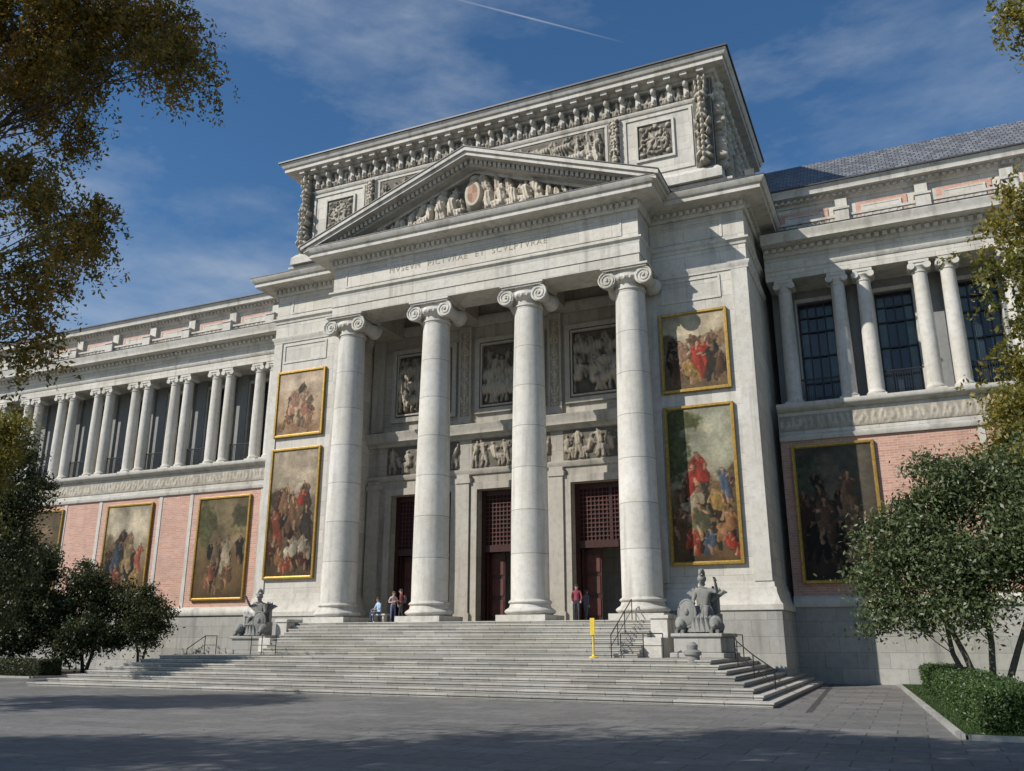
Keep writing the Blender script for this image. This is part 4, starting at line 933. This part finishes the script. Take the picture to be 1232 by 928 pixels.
def tree(name, base, trunkpts, blobs, nleaf, size, mat, bark, seed, r0=.25, clump=.35, kper=14, droop=.4, sprays=False):
    rs = np.random.RandomState(seed); root = empty(name, base); B0 = Vector(base)
    t = MB(); hubs = []
    for tp in trunkpts:
        tp = [Vector(p)-B0 for p in tp]; n = len(tp); t.tube(tp, [r0*(1-.6*i/max(1, n-1)) for i in range(n)], 10); hubs += [(p, r0*(1-.6*i/max(1, n-1))) for i, p in enumerate(tp) if i >= 1]
    P = []; wgt = [b[3]**2*(b[4] if len(b) > 4 else 1.) for b in blobs]; vol = sum(wgt)
    for bl_, wg in zip(blobs, wgt):
        x, y, z, r = bl_[:4]
        c = Vector((x, y, z))-B0; hb = min(hubs, key=lambda h: (h[0]-c).length+ (0 if h[0].z < c.z else 1.5))
        br = wiggle(hb[0], c, 5, .12, rs); rr = max(.02, hb[1]*.5*min(1, r/2)); t.tube(br, [rr*(1-.75*i/5) for i in range(6)], 6)
        kk = max(4, int(kper*r)); nl = int(nleaf*wg/vol/kk)
        for i in range(kk):
            u = rs.normal(size=3); u /= np.linalg.norm(u); u = u*r*rs.uniform(.25, 1.0)**.6*rs.uniform(.85, 1.2); cc = np.array(c)+u*np.array([1, 1, .85])
            tw = wiggle(br[rs.randint(2, 6)], cc, 3, .1, rs); t.tube(tw, [rr*.3+.006, .014, .01, .006], 4)
            nlk = int(nl*rs.uniform(.4, 1.6))
            if sprays:
                ns = max(3, nlk//26)
                for s_ in range(ns):
                    dr_ = rs.normal(size=3); dr_[2] -= .5; dr_ /= np.linalg.norm(dr_); o = cc+rs.normal(size=3)*clump*.4; ln = rs.uniform(.25, .55)
                    tt = rs.rand(26)[:, None]; sag = np.zeros((26, 3)); sag[:, 2] = -(tt[:, 0]**2)*.25
                    P.append(o+dr_*tt*ln*1.3+sag+rs.normal(size=(26, 3))*.045)
            else: P.append(cc+rs.normal(size=(nlk, 3))*clump*rs.uniform(.6, 1.3)*np.array([1, 1, .7]))
    t.obj("trunk_and_branches", bark, root, True)
    leafmesh("crown", np.concatenate(P), size, mat, root, rs, droop)
    return root
tree("locust_tree", (-17.5, 8.0, 0), [[(-17.5, 8, 0), (-17.3, 8.1, 3), (-17.0, 8.2, 6.5), (-16.4, 8.4, 9.5), (-15.8, 8.6, 12)]],
     [(-14.9, 9.2, 13.8, 1.3, 3), (-13.6, 9.1, 13.0, 1.1, 2.6), (-12.4, 9.0, 13.3, 1.1, 2.6), (-10.9, 9.1, 12.6, .8, 2.6), (-10.1, 8.9, 11.4, .55, 2.6), (-13.9, 9.3, 11.6, 1.0, 2.2), (-12.4, 9.0, 11.9, .6, 2.2), (-13.9, 9.0, 9.7, .9, 2.4), (-12.4, 9.1, 9.0, .7, 2.4), (-11.8, 8.9, 8.4, .5, 2.4), (-13.2, 9, 8.0, .8, 2.2), (-13.2, 9.1, 6.9, .6, 2.4),
      (-17.5, 7.5, 13.5, 2.4, .3), (-17, 5.5, 11, 2.2, .25), (-19, 9.5, 11, 2.4, .3), (-16.5, 6.5, 15.5, 2.2, .25), (-11, 8, 15.5, 1.3, .4)],
     85000, .045, M_leafA, M_bark, 3, .32, .3, 17, .6, sprays=True)
tree("locust_tree", (6.8, 17.0, 0), [[(6.8, 17, 0), (6.7, 17, 3), (6.4, 16.8, 6), (5.8, 16.6, 9), (5.2, 16.4, 11.5)]],
     [(3.5, 16, 13.3, .7, 2.2), (2.6, 16, 9.3, .6, 1.8), (3.1, 16.3, 8.5, .7, 1.8), (2.1, 15.9, 8.3, .4, 2), (2.8, 16.1, 7.2, .6, 2), (2.2, 16.0, 6.5, .35, 2.4), (2.5, 16, 5.4, .5, 2.4), (5.5, 17, 13, 1.8, .5), (7.5, 16.5, 11, 2.2, .5), (6.5, 18.5, 9, 2.0, .5), (5, 15.5, 10, 1.2, .6)],
     36000, .055, M_leafY, M_bark, 5, .26, .3, 17, .6, sprays=True)
for i, (bx, by, s) in enumerate(((-13, 2.5, 1.5), (-21.5, -.5, 1.5), (-31, -4, 1.5), (-4.5, -2.5, 1.55), (-39, 9, 1.5))):
    tree("plane_tree", (bx, by, 0), [[(bx, by, 0), (bx+.1, by, 3), (bx+.3, by+.2, 7*s), (bx+.2, by+.3, 10*s)]],
     [(bx, by, 12.*s, 2.6), (bx-2.8, by, 10.8*s, 2.2), (bx+2.7, by+.5, 10.6*s, 2.3), (bx+.3, by+2.6, 10.2*s, 2.0), (bx, by-2.5, 11*s, 2.0), (bx+1, by+1, 8.6*s, 1.8), (bx-4, by+1.6, 9.6*s, 1.6)], 11000, .17, M_leafA, M_bark, 30+i, .34, .6, 9)
tree("strawberry_tree", (2.0, 37.0, 0), [[(2.0, 37, 0), (1.6, 37, 1.5), (.8, 36.8, 3.6), (.2, 36.7, 5)], [(2.3, 37.1, 0), (2.5, 37.1, 2), (2.4, 37, 4.5), (2.1, 37, 6.5)], [(2.6, 36.9, 0), (3.3, 36.8, 1.8), (4.3, 36.6, 4.2), (4.8, 36.6, 5.5)], [(1.8, 37.2, 0), (1.2, 37.5, 1.6), (1.0, 37.9, 4)]],
     [(-.5, 36.8, 5.3, 1.2), (-.9, 36.6, 4.0, .9), (-1.1, 36.6, 2.9, .6), (.7, 36.6, 6.4, 1.3), (2.3, 37, 7.9, 1.3), (1.4, 37, 8.6, .6), (3.6, 36.6, 7.0, 1.6), (1.6, 36.2, 4.8, 1.3), (4.8, 36.6, 5.2, 1.6), (3.2, 36.2, 4.4, 1.3), (1.0, 38, 5.2, 1.4), (5.5, 37.5, 7.6, 1.6), (.2, 36.2, 3.2, .8), (4.6, 36.5, 8.9, .7), (1.6, 35.8, 3.0, .9)],
     60000, .095, M_leafB, M_barkp, 9, .13, .42, 15)
tree("strawberry_tree", (7.2, 35.0, 0), [[(7.2, 35, 0), (6.8, 35, 2), (6.2, 34.9, 5)], [(7.4, 35, 0), (8, 35, 2.5), (8.6, 35, 5.5)]],
     [(5.6, 34.8, 5.5, 1.6), (6.8, 35, 7.4, 1.8), (8.4, 35, 6, 1.9), (5.4, 34.5, 3.9, 1.2)], 20000, .11, M_leafB, M_barkp, 10, .17, .4, 12)
tree("yellowing_tree", (8.5, 43.0, 0), [[(8.5, 43, 0), (8.3, 43, 4), (7.8, 43, 8), (7.4, 43, 10)]], [(5.8, 43, 12, 1.5), (5.0, 42.6, 10, 1.4), (4.2, 42.6, 8.8, 1.0), (7.4, 43, 12.5, 1.9), (9, 43, 10.5, 2), (6.4, 43, 8, 1.6)], 28000, .11, M_leafY, M_bark, 12, .2, .45, 12)
tree("olive_tree", (-49.0, 42.0, 0), [[(-49, 42, 0), (-49.3, 42, 1.3), (-50, 42, 2.8)], [(-48.8, 42, 0), (-48.3, 42, 1.5), (-47.8, 42, 3)]], [(-50.4, 42, 4.3, 1.7), (-49, 41.6, 5.6, 1.5), (-47.6, 42, 4.4, 1.5), (-48.6, 41, 3.0, 1.4), (-51, 41.5, 2.7, 1.3), (-49.3, 41.5, 1.6, 1.2), (-47.3, 41.7, 2.3, 1.0)], 26000, .11, M_leafC, M_bark, 14, .13, .42, 12)
tree("olive_tree", (-45.3, 43.0, 0), [[(-45.3, 43, 0), (-45.5, 43, 1.3), (-46, 43, 2.6)], [(-45.2, 43, 0), (-44.7, 43, 2.4)]], [(-45.9, 43, 3.6, 1.3), (-44.7, 42.8, 3.4, 1.1), (-45.3, 42.7, 4.6, 1.0), (-46.4, 42.6, 2.2, 1.0), (-44.5, 42.7, 2.2, .7)], 18000, .1, M_leafC, M_bark, 15, .11, .36, 13)
tree("olive_tree", (-53.5, 40.0, 0), [[(-53.5, 40, 0), (-53.2, 40, 2), (-53.6, 40, 4)]], [(-54.6, 40, 5.6, 2.1), (-52.6, 39.6, 6.4, 2.0), (-53.4, 39.5, 4.0, 2.0), (-51.6, 40, 4.3, 1.5), (-52.5, 39.5, 2.2, 1.5)], 26000, .12, M_leafC, M_bark, 16, .2, .4, 12)
tree("broadleaf_tree", (-47.5, 31.5, 0), [[(-47.5, 31.5, 0), (-47.3, 31.5, 3), (-46.9, 31.6, 7), (-46.6, 31.6, 10)]], [(-45.8, 32, 12.2, 1.6), (-44.2, 32, 10.3, 1.3), (-45.4, 31.5, 8.6, 1.7), (-44.0, 32, 7.0, 1.4), (-46, 31, 5.6, 1.8), (-44.6, 31.6, 4.0, 1.5), (-48.5, 31.5, 10, 2.6), (-42.9, 32, 5.6, .9), (-43.4, 32, 8.8, .7)], 52000, .1, M_leafC, M_bark, 17, .24, .45, 14)
tree("yellowing_tree", (-44.0, 25.0, 0), [[(-44, 25, 0), (-43.8, 25, 4), (-43.2, 25.2, 8)]], [(-37.7, 26.2, 10.3, .9), (-39, 26, 11.4, 1.4), (-38.9, 26, 8.8, 1.2), (-41.5, 25.5, 10.5, 2.2), (-38.2, 26, 7.4, .8), (-37.4, 26.2, 11.8, .6)], 28000, .09, M_leafY, M_bark, 18, .22, .36, 14)
def hedge(name, boxes, n, size, mat, seed, skew=0.):
    rs = np.random.RandomState(seed); P = []; root = empty(name, (boxes[0][0], boxes[0][2], 0)); o = np.array([boxes[0][0], boxes[0][2], 0]); m = MB()
    A = [2*((b[1]-b[0])+(b[3]-b[2]))*b[5]+(b[1]-b[0])*(b[3]-b[2]) for b in boxes]
    for bx, ar in zip(boxes, A):
        x0, x1, y0, y1, z0, z1 = bx; k_ = int(n*ar/sum(A))
        p = rs.rand(k_, 3); f = rs.randint(0, 5, k_); p[f == 0, 0] = 0; p[f == 1, 0] = 1; p[f == 2, 1] = 0; p[f == 3, 1] = 1; p[f >= 4, 2] = 1
        q = np.array([x0, y0, z0])+p*np.array([x1-x0, y1-y0, z1-z0]); q += rs.normal(size=q.shape)*.05
        q[:, 2] += (fbm(q[:, 0]*1.3+50, q[:, 1]*1.3, seed)-.5)*.3; q[:, 0] += (fbm(q[:, 1]*1.1, q[:, 2]*1.1+9, seed+3)-.5)*.25; q = q-o; q[:, 0] += skew*q[:, 1]; P.append(q)
        m.box(x0+.12-o[0], x1-.12-o[0], y0+.12-o[1], y1-.12-o[1], .02, z1-.18)
    m.v = [(x+skew*y, y, z) for x, y, z in m.v]
    m.obj("inner_mass", M_soil, root); leafmesh("foliage", np.concatenate(P), size, mat, root, rs)
hedge("box_hedge", [(1.2, 2.6, 23.4, 43.0, .06, 1.0), (2.6, 12, 23.4, 24.8, .06, .97)], 80000, .04, M_hedge, 40, -.055)
hedge("box_hedge", [(-62, -46.2, 36.6, 38.0, .05, .95)], 30000, .06, M_leafC, 41)

# ================================================================== LIGHT, SKY, CAMERA
EL = math.radians(38); AZ = math.radians(42)
sd = Vector((-math.sin(AZ)*math.cos(EL), -math.cos(AZ)*math.cos(EL), math.sin(EL)))
sl = bpy.data.lights.new("sun", 'SUN'); sl.energy = 5.0; sl.angle = math.radians(.5); sl.color = (1.0, .95, .87)
so_ = bpy.data.objects.new("sun", sl); so_.rotation_euler = sd.to_track_quat('Z', 'Y').to_euler(); COL.objects.link(so_)
wd = bpy.data.worlds.new("World"); SC.world = wd; wd.use_nodes = True; nt = wd.node_tree; nt.nodes.clear()
out = nt.nodes.new("ShaderNodeOutputWorld"); bg = nt.nodes.new("ShaderNodeBackground"); bg.inputs[1].default_value = .09
sky = nt.nodes.new("ShaderNodeTexSky"); sky.sky_type = 'NISHITA'; sky.sun_disc = False; sky.sun_elevation = EL; sky.sun_rotation = math.pi+AZ; sky.altitude = 650; sky.air_density = 1.1; sky.dust_density = .2; sky.ozone_density = 2.5
hs = nt.nodes.new("ShaderNodeHueSaturation"); hs.inputs["Saturation"].default_value = 1.22; hs.inputs["Value"].default_value = 1.2; L(nt, sky.outputs[0], hs.inputs["Color"])
tc = nt.nodes.new("ShaderNodeTexCoord").outputs["Generated"]
c1 = noise(nt, mapping(nt, tc, (1.2, 2.0, 4.0)), 1.7, 9, .62); c2 = noise(nt, mapping(nt, tc, (3.0, 1.0, 7.0)), 3.0, 8, .6)
cl = math_(nt, 'MULTIPLY', ramp(nt, c1, [(.42, 0), (.72, .75)]), ramp(nt, c2, [(.3, .25), (.7, 1)]))
colr = mix(nt, cl, hs.outputs[0], (5.6, 6.3, 7.2))
d1 = Vector((-.362, .6704, .6476)); d2 = Vector((-.2388, .7475, .6199)); nn = d1.cross(d2).normalized(); ax = (d2-d1).normalized(); mid = (d1+d2)*.5
def dot(v):
    n = nt.nodes.new("ShaderNodeVectorMath"); n.operation = 'DOT_PRODUCT'; L(nt, tc, n.inputs[0]); n.inputs[1].default_value = v; return n.outputs["Value"]
band = math_(nt, 'MAXIMUM', math_(nt, 'SUBTRACT', 1., math_(nt, 'MULTIPLY', math_(nt, 'ABSOLUTE', dot(nn)), 800.)), 0.)
ext = math_(nt, 'MAXIMUM', math_(nt, 'SUBTRACT', 1., math_(nt, 'MULTIPLY', math_(nt, 'ABSOLUTE', math_(nt, 'SUBTRACT', dot(ax), mid.dot(ax))), 9.)), 0.)
ct_ = math_(nt, 'MULTIPLY', math_(nt, 'MULTIPLY', band, ext), .5)
colr = mix(nt, ct_, colr, (6.5, 6.8, 7.2))
L(nt, colr, bg.inputs[0]); L(nt, bg.outputs[0], out.inputs[0])

cd = bpy.data.cameras.new("camera"); cd.sensor_width = 36; cd.lens = 1040/1232*36; cd.clip_end = 3000
co = bpy.data.objects.new("camera", cd); co.location = (0, 0, 2.1); co.rotation_euler = (math.radians(90+16.396), 0, math.radians(24.147)); COL.objects.link(co); SC.camera = co
SC.view_settings.view_transform = 'Standard'; SC.view_settings.look = 'None'; SC.view_settings.exposure = 0
